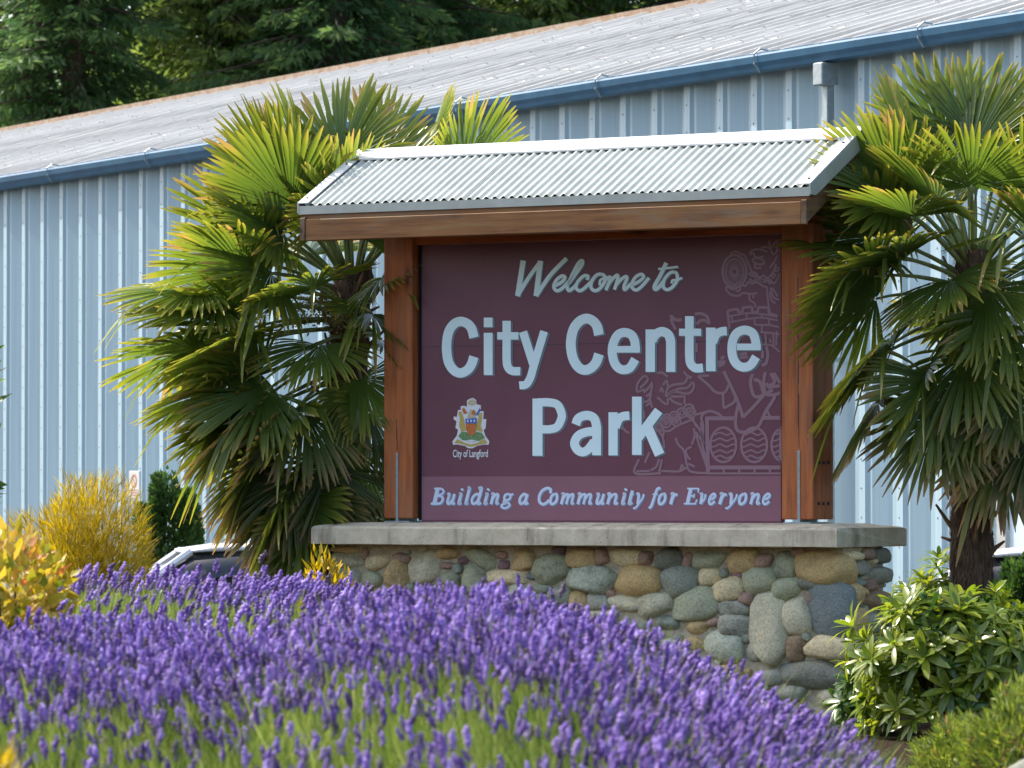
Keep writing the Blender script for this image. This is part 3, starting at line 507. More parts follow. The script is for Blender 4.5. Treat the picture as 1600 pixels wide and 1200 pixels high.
# small coloured coat of arms
ZS = (680, 600, .11666)
def cr(name, m, polys, y):
    p = Print(y)
    for L in polys: p.poly([(ZS[0] + a * ZS[2], ZS[1] + b_ * ZS[2]) for a, b_ in L])
    return p.build(name, m)
WH = M('crest_white', (.74, .76, .78)); GO = M('crest_gold', (.42, .30, .05), (.60, .47, .14), 90, .5); RD = M('crest_red', (.50, .11, .02), (.60, .20, .03), 60, .5); BL = M('crest_blue', (.05, .14, .50)); GR = M('crest_green', (.05, .18, .08), (.22, .34, .12), 80, .5)
out = [(440, 860), (400, 830), (300, 810), (240, 815), (230, 770), (290, 690), (305, 610), (270, 590), (285, 500), (245, 470), (250, 435), (290, 440), (305, 350), (345, 345), (340, 300), (385, 290), (425, 305), (425, 220), (470, 195), (505, 185), (550, 215), (555, 270), (610, 285), (615, 335), (585, 360), (650, 365), (645, 470), (685, 470), (675, 590), (650, 620), (670, 690), (725, 770), (715, 815), (660, 810), (560, 830), (500, 862)]
cr('crest_outline', WH, [out], -.0872)
cr('crest_supporter', GO, [[(310, 380), (350, 365), (380, 450), (400, 560), (420, 620), (350, 640), (320, 560), (330, 470)], [(585, 400), (630, 380), (625, 470), (610, 560), (640, 640), (560, 630), (550, 560), (575, 470)]], -.0886)
cr('crest_mound', GR, [[(310, 700), (350, 640), (420, 640), (480, 700), (550, 640), (620, 650), (670, 720), (600, 760), (480, 770), (360, 750)]], -.0886)
cr('crest_scroll', GO, [[(250, 790), (300, 740), (400, 790), (480, 810), (560, 790), (660, 735), (700, 790), (640, 800), (520, 830), (480, 842), (420, 825), (320, 795)]], -.0898)
cr('crest_shield', RD, [[(405, 530), (555, 530), (545, 620), (520, 680), (470, 690), (440, 670), (415, 610)]], -.091)
cr('crest_chief', BL, [[(405, 465), (555, 455), (555, 528), (405, 528)]], -.0915)
cr('crest_helm', M('crest_steel', (.55, .48, .30)), [[(430, 455), (450, 380), (480, 330), (520, 380), (540, 450)], [(435, 270), (445, 225), (500, 200), (545, 230), (540, 270), (490, 285)]], -.0898)
cr('crest_mantling', RD, [[(380, 400), (360, 340), (380, 310), (430, 390)], [(480, 400), (510, 340), (545, 380), (530, 420)]], -.091)
cr('crest_mantling', BL, [[(540, 420), (600, 310), (600, 345), (570, 420)]], -.0912)
tag(cr('crest_detail', WH, [[(425, 480), (445, 480), (445, 510), (425, 510)], [(470, 480), (490, 480), (490, 510), (470, 510)], [(515, 478), (535, 478), (535, 508), (515, 508)], [(410, 760), (480, 745), (560, 755), (480, 775)]], -.0921), kind='stuff')
fc = bpy.data.curves.new('city_name', 'FONT'); fc.body = 'City of Langford'; fc.size = .075; fc.offset = .0012; fc.fill_mode = 'FRONT'
fo = bpy.data.objects.new('city_name_tmp', fc); COL.objects.link(fo); dg = bpy.context.evaluated_depsgraph_get(); me = bpy.data.meshes.new_from_object(fo.evaluated_get(dg)); bpy.data.objects.remove(fo)
vv = np.zeros(len(me.vertices) * 3, np.float32); me.vertices.foreach_get('co', vv); vv = vv.reshape(-1, 3); xa, za = on_front(707.5, 713, -.087); xb, _ = on_front(762.5, 713, -.087)
vv[:, 0] *= (xb - xa) / vv[:, 0].max(); tmp = vv.copy(); vv[:, 0] = tmp[:, 0] + xa; vv[:, 2] = tmp[:, 1] * 0.95 + za - .005; vv[:, 1] = -.0875
me.vertices.foreach_set('co', vv.ravel()); me.materials.clear(); me.update(); link('city_name_lettering', me, WH, pan)
# roof: timbers
EY, EZ2, RZ = -.76, 3.495, 3.895
sl = (RZ - EZ2) / .76
for sy in (-1, 1):
    bx('eave_beam', BEAM, sign, -1.90, 1.90, sy * .735 - .05, sy * .735 + .05, 3.246, 3.395, bev=.005)
    bx('eave_strip', BEAM, sign, -1.945, 1.945, sy * .7455 - .014 - .005, sy * .7455 + .014 - .005, 3.397, 3.44)
for sx in (-1, 1):
    for sy in (-1, 1):
        yb = sy * .684
        q = MB(); x0, x1 = sorted((sx * 1.875, sx * 1.94)); 
        q.prism([(sy * .79, 3.25), (sy * .79, 3.40), (sy * .002, 3.40 + .788 * sl), (sy * .002, 3.25 + .788 * sl)], 'x', x0 if sx < 0 else x0 + .027, x1 if sx > 0 else x1 - .027); q.build('rake_board', RAKE, sign)
    xc = sx * 1.547
    bx('cross_beam', POSTX, sign, xc - .10, xc + .10, -.683, .683, 3.302, 3.46, bev=.005)
    q = MB(); q.prism([(-.10, 3.462), (.10, 3.462), (.10, RZ - .19), (-.10, RZ - .19)], 'x', xc - .09, xc + .09); q.build('king_post', POST, sign)
bx('ridge_beam', BEAM, sign, -1.86, 1.86, -.07, .07, RZ - .187, RZ - .06)
rf = MB()
rf.add([(-1.94, EY, EZ2 - .025), (1.94, EY, EZ2 - .025), (1.94, 0, RZ - .025), (-1.94, 0, RZ - .025), (1.94, -EY, EZ2 - .025), (-1.94, -EY, EZ2 - .025)] + [(-1.94, EY, EZ2 - .045), (1.94, EY, EZ2 - .045), (1.94, 0, RZ - .045), (-1.94, 0, RZ - .045), (1.94, -EY, EZ2 - .045), (-1.94, -EY, EZ2 - .045)],
       [(0, 1, 2, 3), (3, 2, 4, 5), (7, 6, 9, 8), (8, 9, 11, 10), (0, 6, 7, 1), (5, 4, 10, 11), (0, 3, 9, 6), (3, 5, 11, 9), (1, 7, 8, 2), (2, 8, 10, 4)])
roof = rf.build('roof', BEAM, sign)
cpit = .0662; nsh = 6; L_ = 3.88 / nsh
for si in range(nsh):
    x0 = -1.94 + si * L_; ncol = int(L_ / cpit * 10) + 1; xs = np.linspace(x0, x0 + L_ + .012, ncol)
    for sy in (-1, 1):
        V, Fc = [], []
        for j, yy in enumerate(np.linspace(0.03, .774, 4)):
            for x in xs: V.append((x, sy * yy, RZ - yy * sl + .004 + .0105 * math.cos(2 * math.pi * x / cpit) + .0012 * (si % 2) + (.001 * math.sin(si * 5 + j))))
        for j in range(3):
            for i in range(ncol - 1): Fc.append((j * ncol + i, j * ncol + i + 1, (j + 1) * ncol + i + 1, (j + 1) * ncol + i))
        mk('corrugated_sheet', V, Fc, ZINC, roof, True)
q = MB()
for (y0, z0, y1, z1) in ((-.135, RZ - .135 * sl + .026, 0, RZ + .034), (0, RZ + .034, .135, RZ - .135 * sl + .026)):
    q.add([(-1.965, y0, z0), (1.965, y0, z0), (1.965, y1, z1), (-1.965, y1, z1), (-1.965, y0, z0 - .012), (1.965, y0, z0 - .012), (1.965, y1, z1 - .012), (-1.965, y1, z1 - .012)], [(0, 1, 2, 3), (4, 7, 6, 5), (0, 4, 5, 1), (2, 6, 7, 3), (0, 3, 7, 4), (1, 5, 6, 2)])
q.build('ridge_cap', ZWHITE, roof)
for sy in (-1, 1):
    q = MB(); q.box(-1.958, 1.958, *sorted((sy * .768, sy * .779)), 3.428, 3.486); q.build('eave_flashing', ZINC, roof)
    for sx in (-1, 1):
        q = MB(); xa, xb = sorted((sx * 1.88, sx * 1.964))
        a0, a1 = sy * .782, sy * .125
        def zt(y): return RZ - abs(y) * sl + .019
        q.prism([(a0, zt(a0)), (a0, zt(a0) + .008), (a1, zt(a1) + .008), (a1, zt(a1))], 'x', xa, xb); q.build('rake_cap', ZWHITE, roof)
        q = MB(); xa, xb = sorted((sx * 1.955, sx * 1.967))
        q.prism([(a0, 3.437), (a0, zt(a0) - .001), (a1, zt(a1) - .001), (sy * .06, RZ - .03), (sy * .06, RZ - .13), (sy * .70, 3.437)], 'x', xa, xb); q.build('rake_flashing', ZINC, roof)
        q = MB(); 
        for yy in (.72, .22): q.tube([(sx * 1.925, sy * yy, zt(yy) + .006), (sx * 1.925, sy * yy, zt(yy) + .016)], .008, 6)
        q.build('screw', BLACK, roof)

# ------------------------------------------------------------------ planting
def norm(v): return v / (np.linalg.norm(v, axis=-1, keepdims=True) + 1e-9)
def tube_pts(p0, p1, p2, n=7): t = np.linspace(0, 1, n)[:, None]; return (1 - t) ** 2 * p0 + 2 * t * (1 - t) * p1 + t * t * p2
FROND = leafmat('palm_frond', [(0, (.055, .105, .022)), (.5, (.095, .155, .028)), (.78, (.155, .195, .032)), (.92, (.29, .27, .05)), (1, (.34, .24, .08))], 'tip', .42, .30, spec=.6)
FRONDOLD = leafmat('palm_frond_old', [(0, (.045, .085, .02)), (.5, (.075, .12, .028)), (.74, (.14, .15, .04)), (.88, (.28, .20, .07)), (1, (.26, .16, .09))], 'tip', .35, .42, spec=.45)
PETI = M('palm_stalk', (.12, .17, .04), (.22, .26, .08), 12, .45, vec=(1, 1, .2))
FIBRE = M('palm_fibre', (.035, .020, .012), (.13, .075, .042), 30, .95, vec=(1, 1, .15), bmp=.8, bdist=.03, detail=7)
FIBRE2 = M('palm_fibre_strand', (.07, .042, .025), (.17, .11, .07), 14, .95)
STUB = M('palm_leaf_base', (.11, .055, .025), (.24, .14, .07), 18, .85)
FLOW = leafmat('palm_flower', [(0, (.35, .24, .02)), (1, (.55, .42, .05))], 'rnd', .2, .6)
FRUIT = leafmat('palm_fruit', [(0, (.16, .17, .05)), (1, (.32, .30, .10))], 'rnd', .1, .5)
def frond(palm, att, az, el, pl, R, spread, droop, seed, mat, roll=0, blade_el=None, nseg=44):
    r = np.random.default_rng(seed); a, e = math.radians(az), math.radians(el)
    d0 = np.array([math.cos(a) * math.cos(e), math.sin(a) * math.cos(e), math.sin(e)])
    hub = att + d0 * pl + np.array([0, 0, -.10 * pl * math.cos(e)]); mid = att + d0 * pl * .55 + np.array([0, 0, .03])
    be = e - .25 if blade_el is None else math.radians(blade_el)
    d = np.array([math.cos(a) * math.cos(be), math.sin(a) * math.cos(be), math.sin(be)])
    up = np.array([-math.cos(a) * math.sin(be), -math.sin(a) * math.sin(be), math.cos(be)]); side = np.cross(up, d)
    ro = math.radians(roll); up, side = up * math.cos(ro) + side * math.sin(ro), side * math.cos(ro) - up * math.sin(ro)
    V, Fc, tip = [], [], []; sp = math.radians(spread); dth = 2 * sp / nseg; rowsf = np.array([.03, .25, .50, .70, .84, .94, 1.0])
    for i in range(nseg):
        th = -sp + dth * (i + .5); fr = abs(th) / sp; Ls = R * (1 - .22 * fr ** 2) * r.uniform(.93, 1.05)
        dr = d * math.cos(th) + side * math.sin(th); tn = -d * math.sin(th) + side * math.cos(th)
        split = r.uniform(.66, .84); bend = droop * r.uniform(.6, 1.5) * (1 + .8 * fr); dead = r.uniform(-.02, .08) + (.25 if r.uniform() < .06 else 0); bend += (.9 if r.uniform() < .05 else 0); sway = r.normal(0, .028); torn = r.uniform() < .07; Ls = Ls * (r.uniform(.55, .8) if torn else 1); b0 = len(V)
        for q in rowsf:
            rad = Ls * q
            hw = min(rad, Ls * split) * math.tan(dth / 2) * (1.0 if q <= split else max(.05, 1 - (q - split) / (1 - split)) ** .6) * 1.03
            c = hub + dr * rad + up * (.10 * R * (fr ** 2) * q - .05 * R * q * q) + tn * sway * rad * q + np.array([0, 0, -bend * R * max(0, q - .25) ** 2])
            fold = hw * .75
            V += [c + tn * hw + up * fold * .5, c - up * fold * .5, c - tn * hw + up * fold * .5]; tip += [min(1, q * (.90 + dead) + .04 * fr * q)] * 3
        for k_ in range(len(rowsf) - 1):
            o = b0 + 3 * k_; Fc += [(o, o + 1, o + 4, o + 3), (o + 1, o + 2, o + 5, o + 4)]
    fo = mk_np('frond', np.array(V), np.array(Fc), mat, palm, False, {'tip': tip})
    m = MB(); m.tube(tube_pts(att, mid, hub), list(np.linspace(.019, .009, 7)), 6); m.build('stalk', PETI, fo, True)
    return fo
def cluster(palm, att, az, L, seed, mat, name):
    r = np.random.default_rng(seed); a = math.radians(az); dv = np.array([math.cos(a), math.sin(a), 0]); V, T, rn = [], [], []
    oc = np.array([[1, 0, 0], [-1, 0, 0], [0, 1, 0], [0, -1, 0], [0, 0, 1], [0, 0, -1]], float); of = [(0, 2, 4), (2, 1, 4), (1, 3, 4), (3, 0, 4), (2, 0, 5), (1, 2, 5), (3, 1, 5), (0, 3, 5)]
    for b_ in range(26):
        t0 = r.uniform(.25, 1); root = att + dv * L * .7 * t0 + np.array([0, 0, .12 * t0 - .38 * L * t0 ** 2]); dr = norm(dv * r.uniform(-.1, 1) + r.normal(0, .55, 3) + np.array([0, 0, -.35])); l = r.uniform(.10, .24)
        for q in np.linspace(0, 1, 22):
            p = root + dr * l * q + r.normal(0, .009, 3) + np.array([0, 0, -.05 * q * q]); k0 = len(V); rd = r.uniform(.005, .010); V += list(p + oc * rd); rn += [r.uniform()] * 6; T += [tuple(i + k0 for i in f_) for f_ in of]
    return tag(mk_np(name, np.array(V), np.array(T), mat, palm, False, {'rnd': rn}), kind='stuff')
def palm(name, base, h, label, specs, seed, lean=(0, 0), r0=.15, group=None, fruit=(), skip=()):
    p = empty(name, tuple(base)); tag(p, label, 'palm'); r = np.random.default_rng(seed)
    n1, n2 = 22, 46; V = []; ax = lambda t: np.array([lean[0] * t * t, lean[1] * t * t, h * t])
    for j in range(n2):
        t = j / (n2 - 1)
        for i in range(n1):
            an = 2 * math.pi * i / n1; rad = r0 * (1.05 - .22 * t + .10 * math.exp(-t * 9)) * (1 + .10 * math.sin(an * 5 + j * 1.9) + .09 * ((j * 7 + i * 3) % 5) / 5 + r.uniform(-.05, .05)); V.append(ax(t) + np.array([rad * math.cos(an), rad * math.sin(an), 0]))
    i = np.arange(n1 * n2).reshape(n2, n1); T = np.stack([i[:-1], np.roll(i[:-1], -1, 1), np.roll(i[1:], -1, 1), i[1:]], -1).reshape(-1, 4)
    tk = mk_np('trunk', np.array(V), T, FIBRE, p, True)
    nf = 5200; t = r.uniform(.02, 1, nf) ; an = r.uniform(0, 2 * math.pi, nf); rad = r0 * (1.0 - .2 * t); ct = np.stack([lean[0] * t * t, lean[1] * t * t, h * t], -1)
    o_ = np.stack([np.cos(an), np.sin(an), np.zeros(nf)], -1); a_ = ct + o_ * rad[:, None]; tg = np.stack([-np.sin(an), np.cos(an), np.zeros(nf)], -1)
    ln = r.uniform(.05, .24, nf)[:, None]; b_ = a_ + o_ * r.uniform(.01, .07, nf)[:, None] + np.array([0, 0, -1]) * ln + tg * r.normal(0, .03, nf)[:, None]
    V = np.stack([a_ + tg * .004, a_ - tg * .004, b_], 1).reshape(-1, 3); 
    for k_ in range(46):                                   # old leaf bases left on the trunk
        t_ = .35 + .62 * k_ / 46; a0 = k_ * 2.4; dv = np.array([math.cos(a0), math.sin(a0), 0]); c0 = ax(t_) + dv * r0 * .75; q_ = MB(); q_.tube([c0, c0 + dv * .06 + np.array([0, 0, .07]), c0 + dv * r.uniform(.09, .15) + np.array([0, 0, r.uniform(.08, .2)])], [.022, .016, .008], 5); q_.build('leaf_base', STUB, tk)
    tag(mk_np('trunk_fibre', V, np.arange(nf * 3).reshape(-1, 3), FIBRE2, tk), kind='stuff')
    for k_, sp in enumerate(specs):
        if k_ in skip: continue
        at, az, el, pl, R = sp[:5]; kw = sp[5] if len(sp) > 5 else {}
        a = math.radians(az); att = ax(at) + .6 * r0 * np.array([math.cos(a), math.sin(a), 0])
        frond(p, att, az, el, pl, R, kw.get('spread', r.uniform(98, 118)), kw.get('droop', .05 if el > 20 else .11), seed * 100 + k_, FRONDOLD if kw.get('old') else FROND, kw.get('roll', r.uniform(-48, 48)), kw.get('be'))
    for k_, (at, az, L, mt, nm) in enumerate(fruit): cluster(p, ax(at), az, L, seed * 7 + k_, mt, nm)
    return p
old = {'old': 1}
LP = [(1.0, 75, 62, .86, .66, {'be': 80}), (1.0, 40, 54, 1.0, .66, {'be': 74, 'roll': 30}), (1.0, 105, 70, .84, .68, {'be': 82}), (1.0, 135, 60, .86, .70, {'be': 72, 'roll': -25}), (1.0, 15, 46, 1.05, .64, {'be': 60, 'roll': 50}), (.99, 160, 52, .80, .74, {'be': 64, 'roll': -45}), (.99, 185, 56, .70, .74, {'be': 60, 'roll': -50}), (.98, 262, 62, .52, .62, {'be': 60}), (.98, 215, 50, .66, .74, {'be': 48, 'roll': -40}), (.97, 172, 30, .70, .74, {'be': 32, 'roll': -50}), (.95, 200, 14, .72, .74, {'be': 14, 'roll': -35}), (.9, 245, 22, .5, .62, {'be': 5}), (.88, 186, 0, .62, .74, {'be': 0, 'roll': -45}), (.84, 200, -20, .6, .7, {'be': -20, 'roll': -50}), (.8, 186, -28, .62, .72, {'be': -30, 'roll': -40}), (.76, 225, -30, .5, .66, {'be': -40, 'roll': -20}), (.7, 196, -40, .6, .7, {'be': -46, 'roll': -40, **{'old': 1}}), (.66, 215, -50, .52, .7, {'be': -56, 'roll': -20, **{'old': 1}}), (.97, 285, 48, .40, .56, {'be': 40}), (.94, 300, 20, .36, .52, {'be': 10}), (.90, 292, 0, .34, .52, {'be': -20}), (.86, 305, -10, .32, .5, {'be': -30}), (.80, 285, -25, .34, .52, {'be': -45}), (.74, 300, -40, .3, .5, {'be': -60}), (.67, 285, -48, .34, .54, {'be': -66}), (.60, 275, -55, .36, .56, {'be': -70, **{'old': 1}}), (.56, 250, -58, .46, .6, {'be': -70}), (.55, 295, -60, .34, .54, {'be': -74}), (.93, 188, 8, 1.0, .74, {'be': 2, 'roll': 12}), (.86, 182, -4, 1.0, .72, {'be': -6, 'roll': -20}), (.80, 190, -12, .80, .68, {'be': -14, 'roll': -15}), (.74, 184, -20, .62, .66, {'be': -24, 'roll': -30}), (.68, 212, -34, .60, .62, {'be': -40, 'roll': -45}), (.62, 222, -44, .62, .66, {'be': -52, 'roll': -40}), (.60, 236, -48, .56, .66, {'be': -60, 'roll': -20}), (1.0, 100, 78, .55, .70), (1.0, 60, 66, .60, .72), (1.0, 170, 60, .55, .66, {'be': 62}), (.99, 200, 66, .50, .66, {'be': 58}), (.99, 140, 58, .62, .72), (.98, 30, 60, .66, .74), (.98, 95, 52, .70, .74), (.98, 250, 74, .42, .60, {'be': 72}),
      (.97, 175, 45, .62, .66, {'be': 38}), (.96, 205, 40, .60, .66, {'be': 32}), (.96, 150, 36, .68, .70, {'be': 28}), (.95, 230, 40, .52, .62, {'be': 34}), (.94, 182, 26, .66, .66, {'be': 20}), (.94, 120, 30, .7, .7), (.93, 215, 20, .62, .62, {'be': 12}), (.92, 60, 34, .7, .7),
      (.91, 165, 12, .72, .66, {'be': 2}), (.90, 192, 6, .86, .70, {'be': 0, 'droop': .10}), (.89, 232, 10, .58, .60, {'be': -5}), (.88, 178, -4, .70, .66, {'be': -6, 'droop': .15}), (.86, 205, -6, .74, .66, {'be': -12}), (.85, 150, -8, .70, .64, {'be': -14}), (.84, 248, -4, .42, .56, {'be': -28}),
      (.82, 185, -14, .72, .66, {'be': -18}), (.80, 218, -18, .66, .64, {'be': -30}), (.78, 170, -20, .66, .64, {'be': -34}), (.76, 198, -24, .66, .66, {'be': -34, **old}), (.74, 240, -22, .50, .60, {'be': -48, **old}), (.72, 182, -32, .64, .66, {'be': -44, **old}), (.70, 212, -34, .62, .66, {'be': -50, **old}),
      (.68, 158, -34, .60, .64, {'be': -52, **old}), (.66, 228, -42, .56, .62, {'be': -60, **old}), (.64, 192, -44, .58, .64, {'be': -58, **old}), (.63, 258, -36, .42, .56, {'be': -66, **old}), (.61, 205, -52, .52, .62, {'be': -66, **old}), (.60, 172, -52, .52, .62, {'be': -64, **old}), (.60, 242, -54, .46, .58, {'be': -72, **old}), (.58, 222, -60, .44, .60, {'be': -74, **old})]
lp = P(530, 1100, 32.6); lp[2] = 0
palm('fan_palm', lp, 3.12, 'shaggy fan palm with yellow tipped fronds against the ribbed wall by the golden bush', LP, 3, lean=(.10, 0), skip=(41, 46, 50, 53, 56, 58, 60, 63, 65, 67, 70, 72), fruit=[(.93, 190, .55, FRUIT, 'fruit_cluster'), (.92, 235, .5, FRUIT, 'fruit_cluster'), (.9, 262, .45, FRUIT, 'fruit_cluster')])
RP = [(1.0, 80, 72, .80, .66, {'be': 84}), (1.0, 110, 66, .84, .66, {'be': 80, 'roll': 10}), (1.0, 145, 60, .78, .66, {'be': 66, 'roll': -40}), (1.0, 40, 62, .80, .66, {'be': 74}), (.99, 190, 46, .66, .66, {'be': 44, 'roll': -45}), (.98, 5, 50, .7, .66, {'roll': 45}), (.97, 236, 44, .6, .64, {'be': 34}), (.95, 180, 28, .64, .66, {'be': 22, 'roll': -50}), (.94, 310, 30, .6, .64, {'be': 10}), (.93, 222, 18, .62, .64, {'be': 0, 'roll': -25}), (.9, 200, 4, .62, .64, {'be': -6, 'roll': -50}), (.88, 285, -4, .5, .62, {'be': -44}), (.86, 215, -12, .6, .64, {'be': -26, 'roll': -30}), (.84, 335, -6, .58, .64, {'be': -20, 'roll': 40}), (.82, 232, -22, .5, .62, {'be': -46}), (.8, 275, -26, .46, .6, {'be': -60}), (.76, 235, -40, .48, .6, {'be': -62, **{'old': 1}}), (.74, 308, -44, .48, .6, {'be': -66, **{'old': 1}}), (1.0, 95, 80, .62, .66), (1.0, 60, 62, .62, .68), (1.0, 135, 64, .60, .66), (1.0, 262, 66, .46, .60, {'be': 46, 'spread': 112, 'roll': 4}), (.99, 20, 62, .60, .66), (.99, 185, 58, .56, .60, {'be': 55}), (.98, 330, 58, .54, .60), (.98, 100, 46, .66, .68),
      (.98, 168, 44, .62, .62, {'be': 50}), (.97, 205, 40, .70, .64, {'be': 26}), (.96, 225, 34, .66, .62, {'be': 20}), (.96, 10, 40, .62, .64), (.95, 295, 34, .54, .60, {'be': 8}), (.94, 190, 20, .66, .64, {'be': 10}), (.93, 45, 28, .66, .66), (.93, 340, 22, .62, .62),
      (.92, 212, 10, .74, .62, {'be': -4}), (.91, 250, 12, .52, .60, {'be': -24}), (.90, 275, 8, .48, .60, {'be': -36}), (.89, 5, 10, .66, .64), (.88, 196, 0, .80, .60, {'be': -22}), (.87, 318, 0, .58, .62, {'be': -24}), (.86, 228, -6, .62, .62, {'be': -36}), (.85, 90, 4, .66, .64),
      (.84, 205, -14, .70, .62, {'be': -40}), (.83, 262, -14, .48, .60, {'be': -54}), (.82, 345, -14, .60, .62, {'be': -34}), (.80, 240, -24, .54, .60, {'be': -58}), (.79, 300, -22, .52, .60, {'be': -54, **old}), (.78, 190, -26, .62, .60, {'be': -54, **old}), (.77, 216, -34, .58, .60, {'be': -62, **old}), (.76, 20, -24, .6, .62, {'be': -50, **old}),
      (.75, 270, -38, .46, .58, {'be': -70, **old}), (.74, 325, -38, .52, .58, {'be': -64, **old}), (.73, 246, -46, .46, .58, {'be': -74, **old}), (.72, 202, -46, .52, .58, {'be': -70, **old}), (.71, 290, -52, .44, .56, {'be': -78, **old}), (.70, 350, -48, .5, .58, {'be': -70, **old}), (.69, 225, -58, .40, .56, {'be': -80, **old}), (.69, 262, -60, .38, .56, {'be': -80, **old})]
rp_ = P(1518, 1100, 30.35); rp_[2] = 0
palm('fan_palm', rp_, 3.12, 'fan palm with hanging brown tipped skirt and yellow flowers above the glossy rhododendron', RP, 5, lean=(.02, 0), r0=.135, skip=(38, 40, 44, 48, 50, 52, 53, 55, 56, 57), fruit=[(.93, 300, .55, FLOW, 'flower_cluster'), (.92, 330, .5, FLOW, 'flower_cluster'), (.9, 215, .55, FLOW, 'flower_cluster'), (.91, 250, .4, FLOW, 'flower_cluster')])

# ---- conifers beyond the building
FIR = [leafmat('fir_needles', [(0, (.035, .078, .032)), (.6, (.080, .150, .052)), (1, (.18, .25, .075))], 'rnd', .5, .6, spec=.25),
       leafmat('cedar_needles', [(0, (.07, .125, .034)), (.6, (.15, .215, .055)), (1, (.26, .32, .08))], 'rnd', .45, .6, spec=.25)]
BARK = M('fir_bark', (.035, .024, .016), (.09, .065, .045), 14, .95, vec=(1, 1, .2), bmp=.6)
def conifer(name, x, y, h, R, seed, label, kind, dens=1.0):
    t = empty(name, (x, y, -.4)); tag(t, label, 'tree', 'conifers beyond the metal building'); r = np.random.default_rng(seed)
    m = MB(); m.tube([(0, 0, 0), (.05, .03, h * .5), (0, 0, h)], [.02 * h, .012 * h, .02], 9); m.build('trunk', BARK, t, True)
    C, D, W_, rn = [], [], [], []; bm_ = MB(); z = h * .18
    while z < h * .98:
        vis = 6 < z < 17; nb = (5 if vis else 3); fz_ = (z / h); Lm = R * (1 - fz_) ** .75 * r.uniform(.75, 1.1) + .3
        for b_ in range(nb):
            az = r.uniform(0, 2 * math.pi); L = Lm * r.uniform(.55, 1.1); o = np.array([math.cos(az), math.sin(az), 0]); sd_ = np.array([-math.sin(az), math.cos(az), 0]); dro = r.uniform(.15, .45)
            n = int((260 if vis else 16) * dens * L / 3) + 6; s = r.uniform(.06, 1, n) ** .7; c = np.array([0, 0, z]) + o * (L * s)[:, None] + np.array([0, 0, 1]) * (L * (.12 * s - dro * s * s))[:, None]
            wd = .30 * L * (1 - s * .75); lat = r.uniform(-1, 1, n); c = c + sd_ * (lat * wd)[:, None] + np.array([0, 0, -1]) * (np.abs(lat) * wd * .35 + r.uniform(0, .16, n))[:, None]
            d = o * r.uniform(.2, 1, n)[:, None] + sd_ * (lat * 1.1)[:, None] + np.array([0, 0, -1]) * r.uniform(.1, 1.0, n)[:, None] + r.normal(0, .25, (n, 3))
            C.append(c); D.append(norm(d)); W_.append(r.uniform(.10, .34, n) * (1 if vis else 2.4)); rn.append(np.clip(.28 + .38 * s + r.normal(0, .16, n), 0, 1))
            if vis: e = np.array([0, 0, z]) + o * L * .9 + np.array([0, 0, L * (.1 - dro * .8)]); bm_.tube([(0, 0, z), tuple(o * L * .45 + np.array([0, 0, z + .05 * L - .1 * dro * L])), tuple(e)], [.045, .03, .008], 4)
        z += h * .0125 if vis else h * .03
    ni = 7000; ai = r.uniform(0, 6.28, ni); ri = r.uniform(.25, 1.5, ni); C.append(np.stack([ri * np.cos(ai), ri * np.sin(ai), r.uniform(6.5, 16, ni)], -1)); D.append(norm(np.stack([np.cos(ai), np.sin(ai), -r.uniform(.1, 1.2, ni)], -1) + r.normal(0, .3, (ni, 3)))); W_.append(r.uniform(.12, .36, ni)); rn.append(np.clip(r.normal(.3, .16, ni), 0, 1))
    bm_.build('branch', BARK, t); C, D, W_, rn = map(np.concatenate, (C, D, W_, rn)); n = len(C); q = norm(np.cross(D, r.normal(size=(n, 3)))); w_ = (W_ * r.uniform(.09, .17, n))[:, None]
    V = np.stack([C, C + D * W_[:, None] * .45 + q * w_, C + D * W_[:, None], C + D * W_[:, None] * .45 - q * w_], 1).reshape(-1, 3)
    mk_np('crown', V, np.arange(n * 4).reshape(-1, 4), FIR[kind], t, False, {'rnd': np.repeat(rn, 4)})
for k_, (px, Y, h, R, kd, lb) in enumerate([(110, 92, 21, 3.4, 0, 'dark fir with open branches and sky gaps at the far left of the trees'), (215, 100, 22, 4.0, 0, 'deep green fir next to the open branched fir beyond the roof'), (30, 112, 24, 4.4, 1, 'pale green cedar half hidden behind the open branched fir'),
    (330, 94, 20, 4.2, 1, 'light green drooping cedar between dark firs beyond the roof'), (440, 102, 23, 4.6, 1, 'broad mid green cedar with hanging sprays beyond the roof'), (520, 92, 22, 4.2, 0, 'dark fir beside the bare trunk gap beyond the roof'),
    (640, 98, 24, 4.4, 0, 'tall dark fir in front of the roof ridge line beyond the sign'), (740, 104, 23, 4.6, 0, 'dense dark fir above the middle of the roof ridge'), (850, 100, 20, 4.2, 1, 'yellow green cedar where the roof ridge leaves the picture'), (970, 106, 21, 4.4, 1, 'bright cedar low over the high end of the roof ridge'), (1075, 100, 21, 4.2, 0, 'dark fir just showing where the roof meets the picture edge')]):
    conifer('conifer', (px - 800) / F * Y, Y, h, R, 40 + k_, lb, kd)

